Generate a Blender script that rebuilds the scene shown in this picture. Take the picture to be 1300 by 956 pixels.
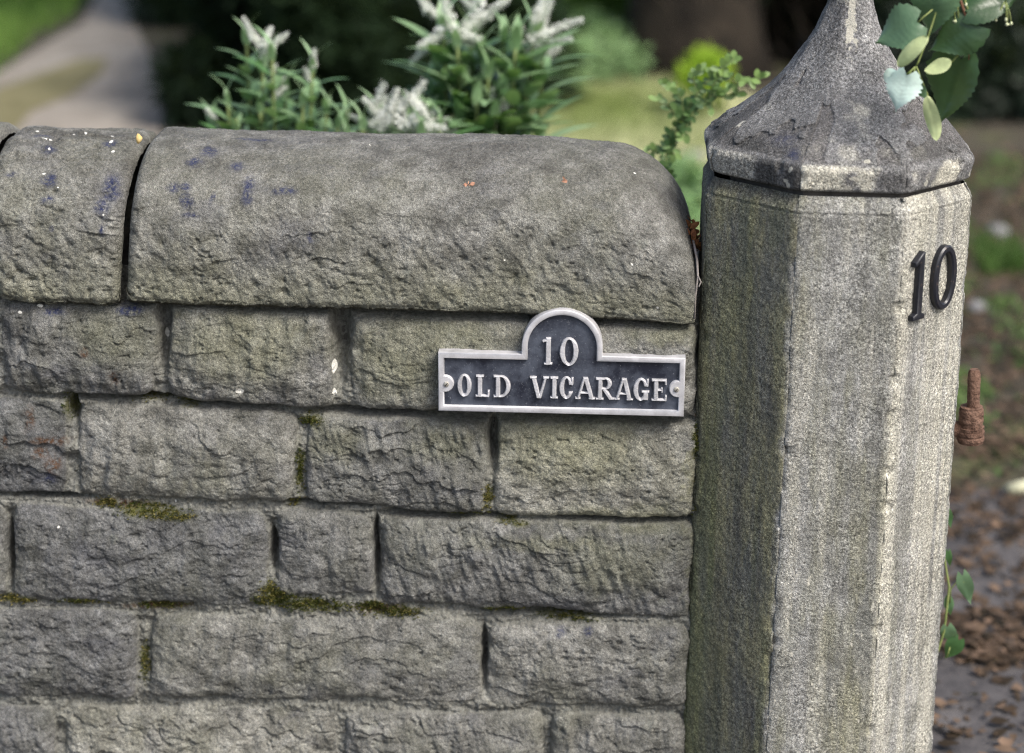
import bpy, bmesh, math, random
import numpy as np
from mathutils import Vector, Matrix
random.seed(7); RNG = np.random.default_rng(7)
for o in list(bpy.data.objects): bpy.data.objects.remove(o)
S = bpy.context.scene; COL = S.collection
R = math.radians
# ------------------------------------------------------------------ camera
FPX, CX, CY = 2766.0, 650.0, 433.0          # focal length and principal point in photo pixels (1300 wide)
HC = 1.606; PITCH = 18.0; ROLL = 0.7
cam = bpy.data.cameras.new('camera'); camo = bpy.data.objects.new('camera', cam); COL.objects.link(camo)
RC = Matrix.Rotation(R(90-PITCH), 3, 'X') @ Matrix.Rotation(R(ROLL), 3, 'Z')
camo.matrix_world = Matrix.Translation((0, 0, HC)) @ RC.to_4x4()
cam.sensor_width = 36; cam.sensor_fit = 'HORIZONTAL'; cam.lens = FPX/1300*36
cam.shift_y = -(478-CY)/1300
cam.clip_start = 0.05; cam.clip_end = 300
cam.dof.use_dof = True; cam.dof.focus_distance = 2.74; cam.dof.aperture_fstop = cam.lens/32.0
cam.dof.aperture_blades = 0
S.camera = camo
# ------------------------------------------------------------------ world, sun, exposure
SUN_AZ = 45.0      # degrees from the direction towards the viewer (-Y), turning to the right (+X)
SUN_EL = 50.0
sd = Vector((math.sin(R(SUN_AZ))*math.cos(R(SUN_EL)), -math.cos(R(SUN_AZ))*math.cos(R(SUN_EL)), math.sin(R(SUN_EL))))
W = bpy.data.worlds.new('World'); S.world = W; W.use_nodes = True
wn = W.node_tree.nodes; wl = W.node_tree.links
sky = wn.new('ShaderNodeTexSky'); sky.sky_type = 'NISHITA'; sky.sun_disc = False
sky.sun_elevation = R(SUN_EL); sky.sun_rotation = math.atan2(sd.x, sd.y)
sky.dust_density = 4.0; sky.air_density = 1.0; sky.ozone_density = 0.6
wl.new(sky.outputs[0], wn['Background'].inputs[0]); wn['Background'].inputs[1].default_value = 0.13
sl = bpy.data.lights.new('sun', 'SUN'); sl.energy = 2.1; sl.angle = R(20); sl.color = (1.0, 0.965, 0.92)
slo = bpy.data.objects.new('sun', sl); COL.objects.link(slo); slo.rotation_euler = sd.to_track_quat('Z', 'Y').to_euler()
slo.location = (3, -3, 5)
S.view_settings.view_transform = 'Standard'; S.view_settings.look = 'None'
S.view_settings.exposure = 0.85; S.view_settings.gamma = 1.0
S.render.engine = 'CYCLES'; S.cycles.filter_width = 1.15; S.cycles.use_denoising = True; S.cycles.denoiser = 'OPENIMAGEDENOISE'; S.cycles.denoising_prefilter = 'NONE'; S.cycles.denoising_input_passes = 'RGB_ALBEDO_NORMAL'; S.cycles.use_adaptive_sampling = False
S.cycles.max_bounces = 6; S.cycles.diffuse_bounces = 3; S.cycles.sample_clamp_indirect = 3
# ------------------------------------------------------------------ coordinates
CAM = Vector((0, 0, HC)); BETA = R(2.7)
EU = Vector((math.cos(BETA), -math.sin(BETA), 0)); EN = Vector((-math.sin(BETA), -math.cos(BETA), 0)); EZ = Vector((0, 0, 1))
def ray(px, py): return (RC @ Vector(((px-CX)/FPX, -(py-CY)/FPX, -1)))
P0 = CAM + ray(CX, CY)*2.77; P0b = Vector((P0.x, P0.y, 0))
def on_plane(px, py, w=0.0):                 # photo point -> world point on the upright plane w metres in front of the wall face
    d = ray(px, py); t = ((P0 + EN*w - CAM).dot(EN))/d.dot(EN); return CAM + d*t
def uz(px, py, w=0.0):
    p = on_plane(px, py, w); q = p - P0b; return q.dot(EU), q.z
def WP(u, z, w): return P0b + EU*u + EN*w + EZ*z
def gnd(px, py, z=0.0):
    d = ray(px, py); t = (z-HC)/d.z; return CAM + d*t
def at_dist(px, py, Y):                      # photo point -> world point at depth y = Y
    d = ray(px, py); return CAM + d*(Y/d.y)
# ------------------------------------------------------------------ noise
def _h(ix, iy, iz, seed):
    v = (ix.astype(np.int64)*374761393 + iy.astype(np.int64)*668265263 + iz.astype(np.int64)*2147483647 + seed*974634777) & 0xffffffff
    v = ((v ^ (v >> 13))*1274126177) & 0xffffffff; v = ((v ^ (v >> 15))*2246822519) & 0xffffffff
    v = v ^ (v >> 16); return v.astype(np.float64)/4294967295.0
def vn(x, y, z=0.0, seed=0):
    x, y, z = np.broadcast_arrays(np.asarray(x, float), np.asarray(y, float), np.asarray(z, float))
    ix, iy, iz = np.floor(x), np.floor(y), np.floor(z); fx, fy, fz = x-ix, y-iy, z-iz
    fx = fx*fx*fx*(fx*(fx*6-15)+10); fy = fy*fy*fy*(fy*(fy*6-15)+10); fz = fz*fz*(3-2*fz)
    ix = ix.astype(np.int64); iy = iy.astype(np.int64); iz = iz.astype(np.int64); r = 0
    for a in (0, 1):
        for b in (0, 1):
            for c in (0, 1):
                w = (fx if a else 1-fx)*(fy if b else 1-fy)*(fz if c else 1-fz)
                r = r + w*_h(ix+a, iy+b, iz+c, seed)
    return r*2-1
def fbm(x, y, z=0.0, o=4, seed=0, g=0.5):
    r = 0; a = 1; n = 0
    for k in range(o):
        r = r + a*vn(np.asarray(x)*2**k+k*17.3, np.asarray(y)*2**k-k*9.1, np.asarray(z)*2**k, seed+k*31); n += a; a *= g
    return r/n
def sst(a, b, x): t = np.clip((x-a)/(b-a), 0, 1); return t*t*(3-2*t)
# ------------------------------------------------------------------ mesh helpers
def link(name, me, parent=None, mat=None, origin=None):
    o = bpy.data.objects.new(name, me); COL.objects.link(o)
    if mat: me.materials.append(mat)
    if parent: o.parent = parent
    elif origin is not None: o.location = origin
    return o
def smooth(me): me.polygons.foreach_set('use_smooth', [True]*len(me.polygons)); me.update()
def grid_mesh(name, P, wrap=False, origin=(0,0,0), mat=None, parent=None, attrs=None, caps=False, flip=False):
    # P: (n, m, 3) world positions ; quads between neighbours
    n, m = P.shape[:2]; v = (P.reshape(-1, 3) - np.array(origin))
    idx = np.arange(n*m).reshape(n, m)
    if wrap: a = idx[:-1]; b = idx[1:]; q = np.stack([a, np.roll(a, -1, 1), np.roll(b, -1, 1), b], -1).reshape(-1, 4)
    else: q = np.stack([idx[:-1, :-1], idx[:-1, 1:], idx[1:, 1:], idx[1:, :-1]], -1).reshape(-1, 4)
    if flip: q = q[:, ::-1]
    me = bpy.data.meshes.new(name)
    extra = []
    if caps: extra = [list(idx[0][::1] if flip else idx[0][::-1]), list(idx[-1][::-1] if flip else idx[-1])]
    nl = len(q)*4 + sum(len(e) for e in extra)
    me.vertices.add(len(v)); me.vertices.foreach_set('co', v.ravel())
    me.loops.add(nl); me.polygons.add(len(q)+len(extra))
    li = q.ravel(); ls = list(range(0, len(q)*4, 4)); lt = [4]*len(q); p = len(q)*4
    for e in extra: li = np.concatenate([li, e]); ls.append(p); lt.append(len(e)); p += len(e)
    me.loops.foreach_set('vertex_index', li.astype(np.int32)); me.polygons.foreach_set('loop_start', ls)
    try: me.polygons.foreach_set('loop_total', lt)
    except Exception: pass
    me.update(calc_edges=True); me.validate(); smooth(me)
    if attrs:
        for k, a in attrs.items():
            at = me.attributes.new(k, 'FLOAT', 'POINT'); at.data.foreach_set('value', np.ascontiguousarray(a, dtype=np.float32).ravel())
    return link(name, me, parent, mat, origin if parent is None else None)
class MB:                                    # collects polygons, becomes one mesh object
    def __init__(s): s.v = []; s.f = []; s.c = []
    def add(s, vs, fs, c=0.5):
        b = len(s.v); s.v += [tuple(x) for x in vs]; s.f += [tuple(i+b for i in f) for f in fs]; s.c += [c]*len(vs)
    def build(s, name, mat, parent=None, origin=(0,0,0), sm=True):
        me = bpy.data.meshes.new(name); o3 = Vector(origin)
        me.from_pydata([(x[0]-o3.x, x[1]-o3.y, x[2]-o3.z) for x in s.v], [], s.f)
        at = me.attributes.new('tone', 'FLOAT', 'POINT'); at.data.foreach_set('value', np.array(s.c, dtype=np.float32))
        if sm: smooth(me)
        return link(name, me, parent, mat, origin if parent is None else None)
    def tube(s, pts, rad, seg=8, c=0.5, cap=True):
        pts = [Vector(p) for p in pts]; n = len(pts)
        rad = rad if hasattr(rad, '__len__') else [rad]*n
        vs = []; ref = Vector((0.3, 0.9, 0.31)).normalized()
        for i, p in enumerate(pts):
            t = (pts[min(i+1, n-1)] - pts[max(i-1, 0)]).normalized(); a = t.cross(ref)
            if a.length < 1e-3: a = t.cross(Vector((1, 0, 0)))
            a.normalize(); b = t.cross(a)
            for k in range(seg):
                an = 2*math.pi*k/seg; vs.append(p + (a*math.cos(an) + b*math.sin(an))*rad[i])
        fs = [(i*seg+k, i*seg+(k+1) % seg, (i+1)*seg+(k+1) % seg, (i+1)*seg+k) for i in range(n-1) for k in range(seg)]
        if cap: fs += [tuple(range(seg))[::-1], tuple((n-1)*seg+k for k in range(seg))]
        s.add(vs, fs, c)
def thing(name, label, cat, loc=(0,0,0), group=None):
    o = bpy.data.objects.new(name, None); COL.objects.link(o); o.location = loc; o.empty_display_size = 0.05
    return tag(o, label, cat, group)
def tag(o, label=None, cat=None, group=None, kind=None):
    if label: o['label'] = label
    if cat: o['category'] = cat
    if group: o['group'] = group
    if kind: o['kind'] = kind
    return o
# ------------------------------------------------------------------ materials
class NT:
    def __init__(s, name):
        s.m = bpy.data.materials.new(name); s.m.use_nodes = True; s.t = s.m.node_tree; s.n = s.t.nodes; s.p = s.n['Principled BSDF']
        s.co = s.n.new('ShaderNodeTexCoord').outputs['Object']
    def set(s, i, v):
        if hasattr(v, 'default_value') or hasattr(v, 'links'): s.t.links.new(v, i)
        else:
            if i.type == 'RGBA' and not hasattr(v, '__len__'): v = (v, v, v, 1)
            if i.type == 'RGBA' and len(v) == 3: v = (*v, 1)
            i.default_value = v
    def mapc(s, scale=(1,1,1), rot=(0,0,0), co=None):
        n = s.n.new('ShaderNodeMapping'); n.inputs['Scale'].default_value = scale; n.inputs['Rotation'].default_value = rot
        s.t.links.new(co or s.co, n.inputs[0]); return n.outputs[0]
    def noise(s, sc, det=4, rough=0.55, co=None, dist=0):
        n = s.n.new('ShaderNodeTexNoise'); n.inputs['Scale'].default_value = sc; n.inputs['Detail'].default_value = det
        n.inputs['Roughness'].default_value = rough; n.inputs['Distortion'].default_value = dist
        s.t.links.new(co or s.co, n.inputs['Vector']); return n.outputs[0]
    def vor(s, sc, co=None, out=0, feat='F1'):
        n = s.n.new('ShaderNodeTexVoronoi'); n.feature = feat; n.inputs['Scale'].default_value = sc
        s.t.links.new(co or s.co, n.inputs['Vector']); return n.outputs[out]
    def ramp(s, f, stops):
        n = s.n.new('ShaderNodeValToRGB'); s.t.links.new(f, n.inputs[0]); e = n.color_ramp.elements
        while len(e) < len(stops): e.new(0.5)
        for k, (p, c) in enumerate(stops):
            e[k].position = p; e[k].color = (c, c, c, 1) if not hasattr(c, '__len__') else (*c, 1)
        return n.outputs[0]
    def mix(s, f, a, b, mode='MIX'):
        n = s.n.new('ShaderNodeMix'); n.data_type = 'RGBA'; n.blend_type = mode; n.clamp_factor = True
        s.set(n.inputs[0], f); s.set(n.inputs[6], a); s.set(n.inputs[7], b); return n.outputs[2]
    def math(s, op, a, b=0.0, c=None):
        n = s.n.new('ShaderNodeMath'); n.operation = op; s.set(n.inputs[0], a); s.set(n.inputs[1], b)
        if c is not None: s.set(n.inputs[2], c)
        return n.outputs[0]
    def attr(s, name):
        n = s.n.new('ShaderNodeAttribute'); n.attribute_name = name; return n.outputs['Fac']
    def bump(s, h, st=0.5, dist=0.002, nrm=None):
        n = s.n.new('ShaderNodeBump'); n.inputs['Strength'].default_value = st; n.inputs['Distance'].default_value = dist
        s.t.links.new(h, n.inputs['Height'])
        if nrm: s.t.links.new(nrm, n.inputs['Normal'])
        return n.outputs[0]
    def out(s, col, rough=0.9, nrm=None, metal=0.0, spec=0.3):
        s.set(s.p.inputs['Base Color'], col); s.set(s.p.inputs['Roughness'], rough); s.set(s.p.inputs['Metallic'], metal)
        s.p.inputs['Specular IOR Level'].default_value = spec
        if nrm: s.t.links.new(nrm, s.p.inputs['Normal'])
        return s.m
def stone_mat():
    t = NT('weathered_sandstone')
    big = t.noise(7, 3); mid = t.noise(34, 5, 0.62); fine = t.noise(260, 4, 0.7); gr = t.noise(800, 2, 0.6)
    c = t.ramp(mid, [(0.34, (0.096, 0.096, 0.090)), (0.5, (0.172, 0.172, 0.162)), (0.66, (0.268, 0.268, 0.256))])
    c = t.mix(t.ramp(big, [(0.45, 0.0), (0.65, 0.4)]), c, (0.165, 0.168, 0.128))       # olive algae film
    c = t.mix(t.ramp(t.noise(15, 4, 0.6, dist=0.4), [(0.54, 0.0), (0.68, 0.5)]), c, (0.135, 0.138, 0.150))
    c = t.mix(t.attr('algae'), c, t.mix(0.5, c, (0.190, 0.192, 0.125)))
    c = t.mix(t.attr('grime'), c, t.mix(0.65, c, (0.075, 0.073, 0.068)))
    c = t.mix(t.attr('sid'), t.mix(1.0, c, (0.70, 0.71, 0.75), 'MULTIPLY'), t.mix(1.0, c, (1.3, 1.28, 1.18), 'MULTIPLY'))
    c = t.mix(0.75, c, t.ramp(fine, [(0.3, 0.42), (0.5, 0.98), (0.72, 1.6)]), 'MULTIPLY')
    c = t.mix(0.65, c, t.ramp(gr, [(0.35, 0.5), (0.5, 1.0), (0.68, 1.75)]), 'MULTIPLY')
    mort = t.mix(t.ramp(t.noise(150, 4, 0.7), [(.35, 0), (.65, 1)]), (0.10, 0.10, 0.085), (0.33, 0.33, 0.29))
    c = t.mix(t.math('MULTIPLY', t.attr('mortar'), 0.6), c, mort)
    li = t.math('MULTIPLY', t.ramp(t.vor(26, co=t.mapc((1, 1, 1))), [(0.0, 1.0), (0.16, 1.0), (0.22, 0.0)]), t.ramp(t.noise(9, 3), [(0.50, 0.0), (0.60, 0.45)]))
    c = t.mix(t.math('MULTIPLY', li, t.ramp(t.noise(300, 3), [(0.4, 0.2), (0.6, 1.0)])), c, (0.33, 0.34, 0.29))
    c = t.mix(t.math('MULTIPLY', t.attr('moss'), t.ramp(t.noise(120, 4, 0.7), [(0.35, 0.15), (0.55, 1.0)])), c,
              t.mix(t.noise(60, 3), (0.03, 0.045, 0.012), (0.15, 0.14, 0.04)))
    c = t.mix(t.math('MULTIPLY', t.attr('ochre'), t.ramp(t.noise(160, 4, 0.7), [(0.42, 0.0), (0.56, 1.0)])), c, (0.085, 0.045, 0.025))
    c = t.mix(t.math('MULTIPLY', t.attr('blue'), t.ramp(t.noise(210, 5, 0.8), [(0.38, 0.0), (0.57, 1.0)])), c, (0.026, 0.034, 0.085))
    c = t.mix(t.ramp(t.attr('white'), [(0.45, 0.0), (0.6, 1.0)]), c, (0.8, 0.79, 0.72))
    b = t.bump(t.noise(110, 5, 0.72), 0.9, 0.0060); b = t.bump(t.noise(420, 4, 0.7), 0.8, 0.0022, b)
    return t.out(c, 0.92, b, spec=0.22)
def pillar_mat(cap=False):
    t = NT('pillar_cap_stone' if cap else 'pillar_stone')
    st = t.mapc((1, 1, 0.18)); fine = t.noise(300, 4, 0.75); gr = t.noise(700, 3, 0.7); str_ = t.noise(45, 5, 0.65, co=st)
    if cap: c = t.ramp(t.noise(22, 5, 0.65), [(0.34, (0.14, 0.139, 0.136)), (0.52, (0.225, 0.224, 0.220)), (0.7, (0.32, 0.317, 0.31))])
    else: c = t.ramp(t.noise(26, 5, 0.65), [(0.34, (0.19, 0.19, 0.178)), (0.5, (0.295, 0.295, 0.278)), (0.68, (0.41, 0.408, 0.385))])
    c = t.mix(t.ramp(str_, [(0.45, 0.0), (0.65, 0.5)]), c, (0.225, 0.225, 0.165) if not cap else (0.10, 0.10, 0.105))
    c = t.mix(t.ramp(t.noise(6, 4, .65), [(0.46, 0.0), (0.62, 0.5)]), c, (0.20, 0.198, 0.178) if not cap else (0.13, 0.13, 0.128))
    c = t.mix(t.attr('algae'), c, t.mix(t.ramp(str_, [(0.4, 0), (0.6, 1)]), (0.135, 0.137, 0.115), (0.215, 0.208, 0.125)))
    c = t.mix(t.attr('green'), c, (0.150, 0.143, 0.138) if cap else (0.115, 0.132, 0.06))
    c = t.mix(t.attr('cream'), c, (0.55, 0.53, 0.44))
    c = t.mix(t.attr('grime'), c, (0.062, 0.062, 0.06))
    c = t.mix(t.ramp(t.noise(14, 4, .6), [(0.35, 0.45), (0.62, 1.0)]), c, t.ramp(fine, [(0.34, 0.26), (0.5, 0.98), (0.64, 1.85)]), 'MULTIPLY')
    c = t.mix(t.ramp(t.vor(95), [(0.0, 0.75), (0.10, 0.6), (0.17, 0.0)]), c, (0.05, 0.048, 0.044))  # pits painted as dark dots, their shade put into the colour
    c = t.mix(0.7, c, t.ramp(gr, [(0.36, 0.4), (0.5, 1.0), (0.66, 2.3 if cap else 1.9)]), 'MULTIPLY')
    c = t.mix(t.ramp(t.math('ADD', t.attr('white'), t.math('MULTIPLY', t.math('SUBTRACT', t.noise(140, 5, .75), 0.5), 1.6)), [(0.45, 0.0), (0.66, 0.9)]), c, (0.56, 0.54, 0.46))
    c = t.mix(t.math('MULTIPLY', t.attr('blue'), t.ramp(t.noise(130, 4, 0.75), [(0.36, 0.0), (0.6, 1.0)])), c, (0.05, 0.06, 0.12))
    b = t.bump(t.noise(90, 5, 0.7), 0.6, 0.0022); b = t.bump(t.noise(330, 4, 0.75), 1.0, 0.0036, b)
    return t.out(c, 0.93, b, spec=0.2)
def leaf_mat(name, a, b, rough=0.5, trans=0.25, spec=0.4, sc=60, veins=0):
    t = NT(name); c = t.mix(t.attr('tone'), a, b); c = t.mix(0.35, c, t.ramp(t.noise(sc, 3), [(0.3, 0.6), (0.7, 1.4)]), 'MULTIPLY')
    nr = t.bump(t.noise(sc*5, 3), 0.3, 0.0008) if sc > 20 else None
    m = t.out(c, rough, nr, spec=spec)
    tr = t.n.new('ShaderNodeBsdfTranslucent'); t.set(tr.inputs[0], t.mix(0.5, c, (0.25, 0.4, 0.05)))
    mx = t.n.new('ShaderNodeMixShader'); mx.inputs[0].default_value = trans
    t.t.links.new(t.p.outputs[0], mx.inputs[1]); t.t.links.new(tr.outputs[0], mx.inputs[2])
    t.t.links.new(mx.outputs[0], t.n['Material Output'].inputs[0]); return m
def simple(name, a, b, sc=40, rough=0.85, metal=0.0, bump=(200, 0.4, 0.001), spec=0.3):
    t = NT(name); c = t.mix(t.ramp(t.noise(sc, 5, 0.65), [(0.35, 0.0), (0.65, 1.0)]), a, b)
    return t.out(c, rough, t.bump(t.noise(bump[0], 4, 0.65), bump[1], bump[2]), metal, spec)
M_stone = stone_mat(); M_pil = pillar_mat(); M_cap = pillar_mat(True)
# =================================================================== THE WALL
def blob(px, py, U, Z, rx, ry, w=0.0):
    u, z = uz(px, py, w); return np.exp(-(((U-u)/(rx*.001))**2 + ((Z-z)/(ry*.001))**2)**1.5)
def fld(U, Z, spots, w=0.0, warp=0.006, seed=5):
    Uw = U + warp*fbm(U*60, Z*60, 0, 3, seed); Zw = Z + warp*0.7*fbm(U*60, Z*60, 7.7, 3, seed+3)
    r = np.zeros_like(U)
    for s in spots: r = np.maximum(r, blob(s[0], s[1], Uw, Zw, s[2], s[3] if len(s) > 3 else s[2], w))
    return r
END_U = uz(884, 600)[0]
stones = [
 [(2,384),(197,391),(197,506),(4,500)], [(212,392),(424,400),(422,523),(213,513)], [(447,404),(888,414),(884,531),(444,521)],
 [(-190,378),(-10,383),(-8,498),(-190,490)],
 [(-150,503),(82,509),(81,631),(-150,628)], [(95,513),(377,526),(372,641),(98,629)], [(390,528),(621,539),(615,656),(388,640)],
 [(630,538),(886,540),(881,663),(627,658)],
 [(-170,637),(9,640),(11,760),(-170,752)], [(17,640),(338,652),(343,771),(14,763)], [(351,648),(470,654),(476,757),(352,757)],
 [(481,656),(883,668),(876,788),(480,768)],
 [(-120,769),(172,777),(176,890),(-120,882)], [(190,781),(609,791),(612,893),(189,889)], [(619,795),(876,794),(873,902),(618,898)],
 [(-200,890),(70,897),(72,1020),(-200,1012)], [(82,898),(430,903),(428,1026),(84,1020)], [(440,905),(690,908),(690,1030),(438,1026)], [(700,909),(872,912),(870,1036),(700,1030)],
 [(-200,1026),(180,1033),(180,1190),(-200,1190)], [(192,1034),(560,1040),(560,1190),(192,1190)], [(570,1042),(868,1046),(864,1190),(570,1190)],
]
# courses carry on to the left, out of the picture
stones += [[(x0, 376-k), (x1, 377-k), (x1, 490-k), (x0, 489-k)] for x0, x1, k in ((-430,-202,4), (-700,-442,8))]
stones += [[(x0, 500-k), (x1, 501-k), (x1, 625-k), (x0, 624-k)] for x0, x1, k in ((-390,-162,4), (-700,-402,8))]
stones += [[(x0, 634-k), (x1, 635-k), (x1, 749-k), (x0, 748-k)] for x0, x1, k in ((-500,-182,4), (-700,-512,8))]
stones += [[(x0, 762-k), (x1, 763-k), (x1, 879-k), (x0, 878-k)] for x0, x1, k in ((-420,-132,4), (-700,-432,8))]
stones += [[(x0, 890-k), (x1, 891-k), (x1, 1010-k), (x0, 1009-k)] for x0, x1, k in ((-470,-212,4), (-700,-482,8))]
stones += [[(x0, 1024-k), (x1, 1025-k), (x1, 1190-k), (x0, 1190-k)] for x0, x1, k in ((-480,-212,4), (-700,-492,8))]
u_in = uz(-12, 500)[0]; zc_l, zc_r = uz(0, 372)[1], uz(880, 408)[1]
U1 = np.arange(uz(-690, 500)[0], u_in, 0.004); U2 = np.arange(u_in, END_U+0.008, 0.00125); us = np.concatenate([U1, U2])
z_lo = uz(440, 975)[1]; z_top = uz(440, 372)[1] + 0.02
zs = np.concatenate([np.arange(-0.02, z_lo, 0.004), np.arange(z_lo, z_top, 0.00125)])
U, Z = np.meshgrid(us, zs)
Uw = U + 0.0055*fbm(U*24, Z*24, 1.1, 3, 11) + 0.0012*fbm(U*160, Z*160, 3.1, 3, 12); Zw = Z + 0.0050*fbm(U*24, Z*24, 5.1, 3, 13) + 0.0012*fbm(U*160, Z*160, 9.1, 3, 14)
best = np.full(U.shape, -1.0); sid = np.zeros(U.shape); rid = np.zeros(U.shape); face = np.zeros(U.shape)
for k, q in enumerate(stones):
    c = [uz(*p) for p in q]; dmax = None; ds = []
    for i in range(4):
        (ax, ay), (bx, by) = c[i], c[(i+1) % 4]; L = math.hypot(bx-ax, by-ay); nx, ny = -(by-ay)/L, (bx-ax)/L
        ds.append((Uw-ax)*nx + (Zw-ay)*ny)           # >0 outside (corners run clockwise)
    ds = np.array(ds); kk = 0.0075
    m = ds.max(0); sm = m + kk*np.log(np.exp((ds-m)/kk).sum(0))
    ins = -sm-0.0012
    upd = ins > best; best = np.where(upd, ins, best); rk = random.Random(k*7+3)
    sid = np.where(upd, rk.random(), sid); rid = np.where(upd, k, rid)
    cu, cz = sum(a for a, _ in c)/4, sum(b for _, b in c)/4
    f = rk.uniform(-0.003, 0.004) + (U-cu)*rk.uniform(-0.02, 0.02) + (Z-cz)*rk.uniform(-0.05, 0.03)
    face = np.where(upd, f, face)
d = best; r_ = 0.021
t = np.clip((d+0.001)/r_, 0, 1); prof = np.sqrt(np.maximum(0, 1-(1-t)**2.3))
deep_sp = [(432,440,9,55),(430,410,14,30),(206,400,9,45),(205,440,6,30),(626,560,6,40),(90,520,7,22),(150,508,90,5),(300,518,80,4),(520,528,150,5),(740,533,150,6),(600,532,60,8),
           (60,632,55,4),(476,705,4,50),(614,840,4,40),(420,642,60,3),(560,657,80,4),(800,662,120,4),(700,783,90,3),(346,700,4,30),(12,700,5,45),(420,790,0.1,0.1),(886,470,9,60)]
deep = fld(U, Z, deep_sp, warp=0.003); ct = zc_l + (zc_r-zc_l)*(U-uz(0,372)[0])/(uz(880,408)[0]-uz(0,372)[0])
deep = np.maximum(deep, sst(-0.014, -0.006, Z-ct)*0.9)
jd = -0.0085 + 0.0060*fbm(U*45, Z*60, 0, 4, 21) + 0.0034*fbm(U*230, Z*230, 0, 3, 22) - 0.030*deep - 0.009*sst(-0.05, 0.35, fbm(U*8, Z*16, 1, 3, 46))
rs = rid*3.17; k1 = _h(rid.astype(np.int64), rid.astype(np.int64)*0+3, rid.astype(np.int64)*0, 5); k2 = _h(rid.astype(np.int64), rid.astype(np.int64)*0+8, rid.astype(np.int64)*0, 6)
# rock-faced dressing: ledges, furrows, pits
und = 0.0075*fbm(U*13, Z*20, rs, 3, 31)
lx = fbm(U*16, Z*52 + 0.8*fbm(U*30, Z*30, rs, 2, 33), rs+0.5, 3, 32); led = -0.0030*(0.5+k1)*np.exp(-(np.abs(lx)/0.05)**1.0)*sst(0.22, 0.5, vn(U*13, Z*13, rs, 34))
ph = Z*(20+14*k2)+U*(k1-.5)*8+rs+1.1*fbm(U*11, Z*16, rs, 3, 40)+0.25*fbm(U*60, Z*60, rs, 2, 41); fr = ph-np.floor(ph)
gt = sst(0.05, 0.35, vn(U*13+np.floor(ph)*5.3, np.floor(ph)*3.7, rs, 42))
stp = (0.0030+0.0040*k1)*((1-fr)*sst(0.0, 0.05, fr)+sst(0.95, 1.0, fr)*0-0.4)*gt + 0.0022*fbm(U*48, Z*60, rs, 2, 43)
fur = 0.0046*(0.35+1.1*k2)*fbm(U*(75+50*k1) + Z*(k1-0.3)*60, Z*26, rs, 2, 35)*(0.7+0.6*vn(U*11, Z*11, rs, 36))
pit = fbm(U*95, Z*120, rs, 4, 37, 0.6); pit = (0.0014+0.0022*(1-k2))*pit - 0.0030*sst(0.3, 0.6, -pit)
gr = 0.0008*fbm(U*420, Z*420, 0, 2, 38)
txt = und + led + stp + fur + pit + gr
H = jd + (face + 0.006*sst(0, 0.05, d) - jd)*prof + 0.85*txt*(0.25+0.75*sst(0.0, 0.012, d))*np.where(d > -0.002, 1, 0.5)
mortar = 1 - sst(-0.001, 0.002, d)
moss_sp = [(185,511,26,5),(238,516,16,5),(86,521,8,16),(395,536,14,10),(381,600,5,30),(134,640,14,7),(180,648,34,9),(215,655,30,8),(350,762,30,12),(400,771,42,9),(205,771,34,6),
           (20,762,26,7),(100,765,28,5),(618,634,6,16),(590,656,34,4),(500,779,34,8),(470,772,20,6),(640,777,26,7),(720,787,38,6),(650,664,20,4),(372,642,8,6),(182,845,5,25),(340,752,10,14),(885,560,5,30),(884,640,4,40)]
moss = fld(U, Z, moss_sp)
alg_sp = [(500,455,70,60),(560,425,90,25),(150,430,60,40),(300,440,90,50),(700,560,110,60),(820,660,140,20),(720,690,120,12),(850,425,60,14),(560,560,40,30),(420,560,40,30),(780,720,60,40),(880,600,8,80),(878,700,8,90),(500,800,0.1)]
algae = np.clip(fld(U, Z, alg_sp, warp=0.02)*1.0 + 0.15*fbm(U*12, Z*12, 2, 3, 44), 0, 1)
ochre = fld(U, Z, [(50,575,12,8),(66,592,10,14),(36,532,7,16),(145,478,7,10),(108,446,6,7),(60,560,26,5),(150,640,40,5),(200,772,50,6),(480,775,30,8),(884,533,5,5),(5,560,6,9)])
blue = fld(U, Z, [(165,395,20,5),(68,396,15,4),(712,803,6,7),(746,803,6,6),(60,610,12,8)])
white = fld(U, Z, [(306,495,6.5,4.5),(139,385,4,2),(52,388,4,2),(424,470,3,10),(204,432,3,8),(423,500,3,6),(25,396,3,2),(222,640,2,2),(80,765,2,2),(240,388,3,2),(75,668,2,2)], warp=0.004)*1.0
grime = np.clip(0.2*fbm(U*9, Z*9, 3, 3, 45), 0, 1)
P = np.array([P0b.x, P0b.y, 0])[None, None] + U[..., None]*np.array(EU) + H[..., None]*np.array(EN); P[..., 2] = Z
WALL = thing('garden_wall', 'old coursed sandstone garden wall with a rounded coping and moss in its joints', 'wall', WP(-0.2, 0, -0.15))
wo = np.array(WALL.location)
grid_mesh('stonework', P, origin=wo, mat=M_stone, parent=WALL, attrs=dict(mortar=mortar, moss=moss, sid=sid, algae=algae, ochre=ochre, blue=blue, white=white, grime=grime))
# body behind the dressed face
def box_uwz(mb, u0, u1, w0, w1, z0, z1, c=0.5):
    vs = [WP(u, z, w) for z in (z0, z1) for w in (w0, w1) for u in (u0, u1)]
    mb.add(vs, [(0,1,3,2)[::1],(4,6,7,5),(0,4,5,1),(2,3,7,6),(0,2,6,4),(1,5,7,3)], c)
mb = MB(); box_uwz(mb, us[0]+0.001, END_U+0.003, -0.26, -0.046, -0.02, z_top-0.012)
hb = mb.build('wall_core', simple('rubble_core', (0.05, 0.047, 0.04), (0.10, 0.095, 0.08), 60), WALL, wo, sm=False)
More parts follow.
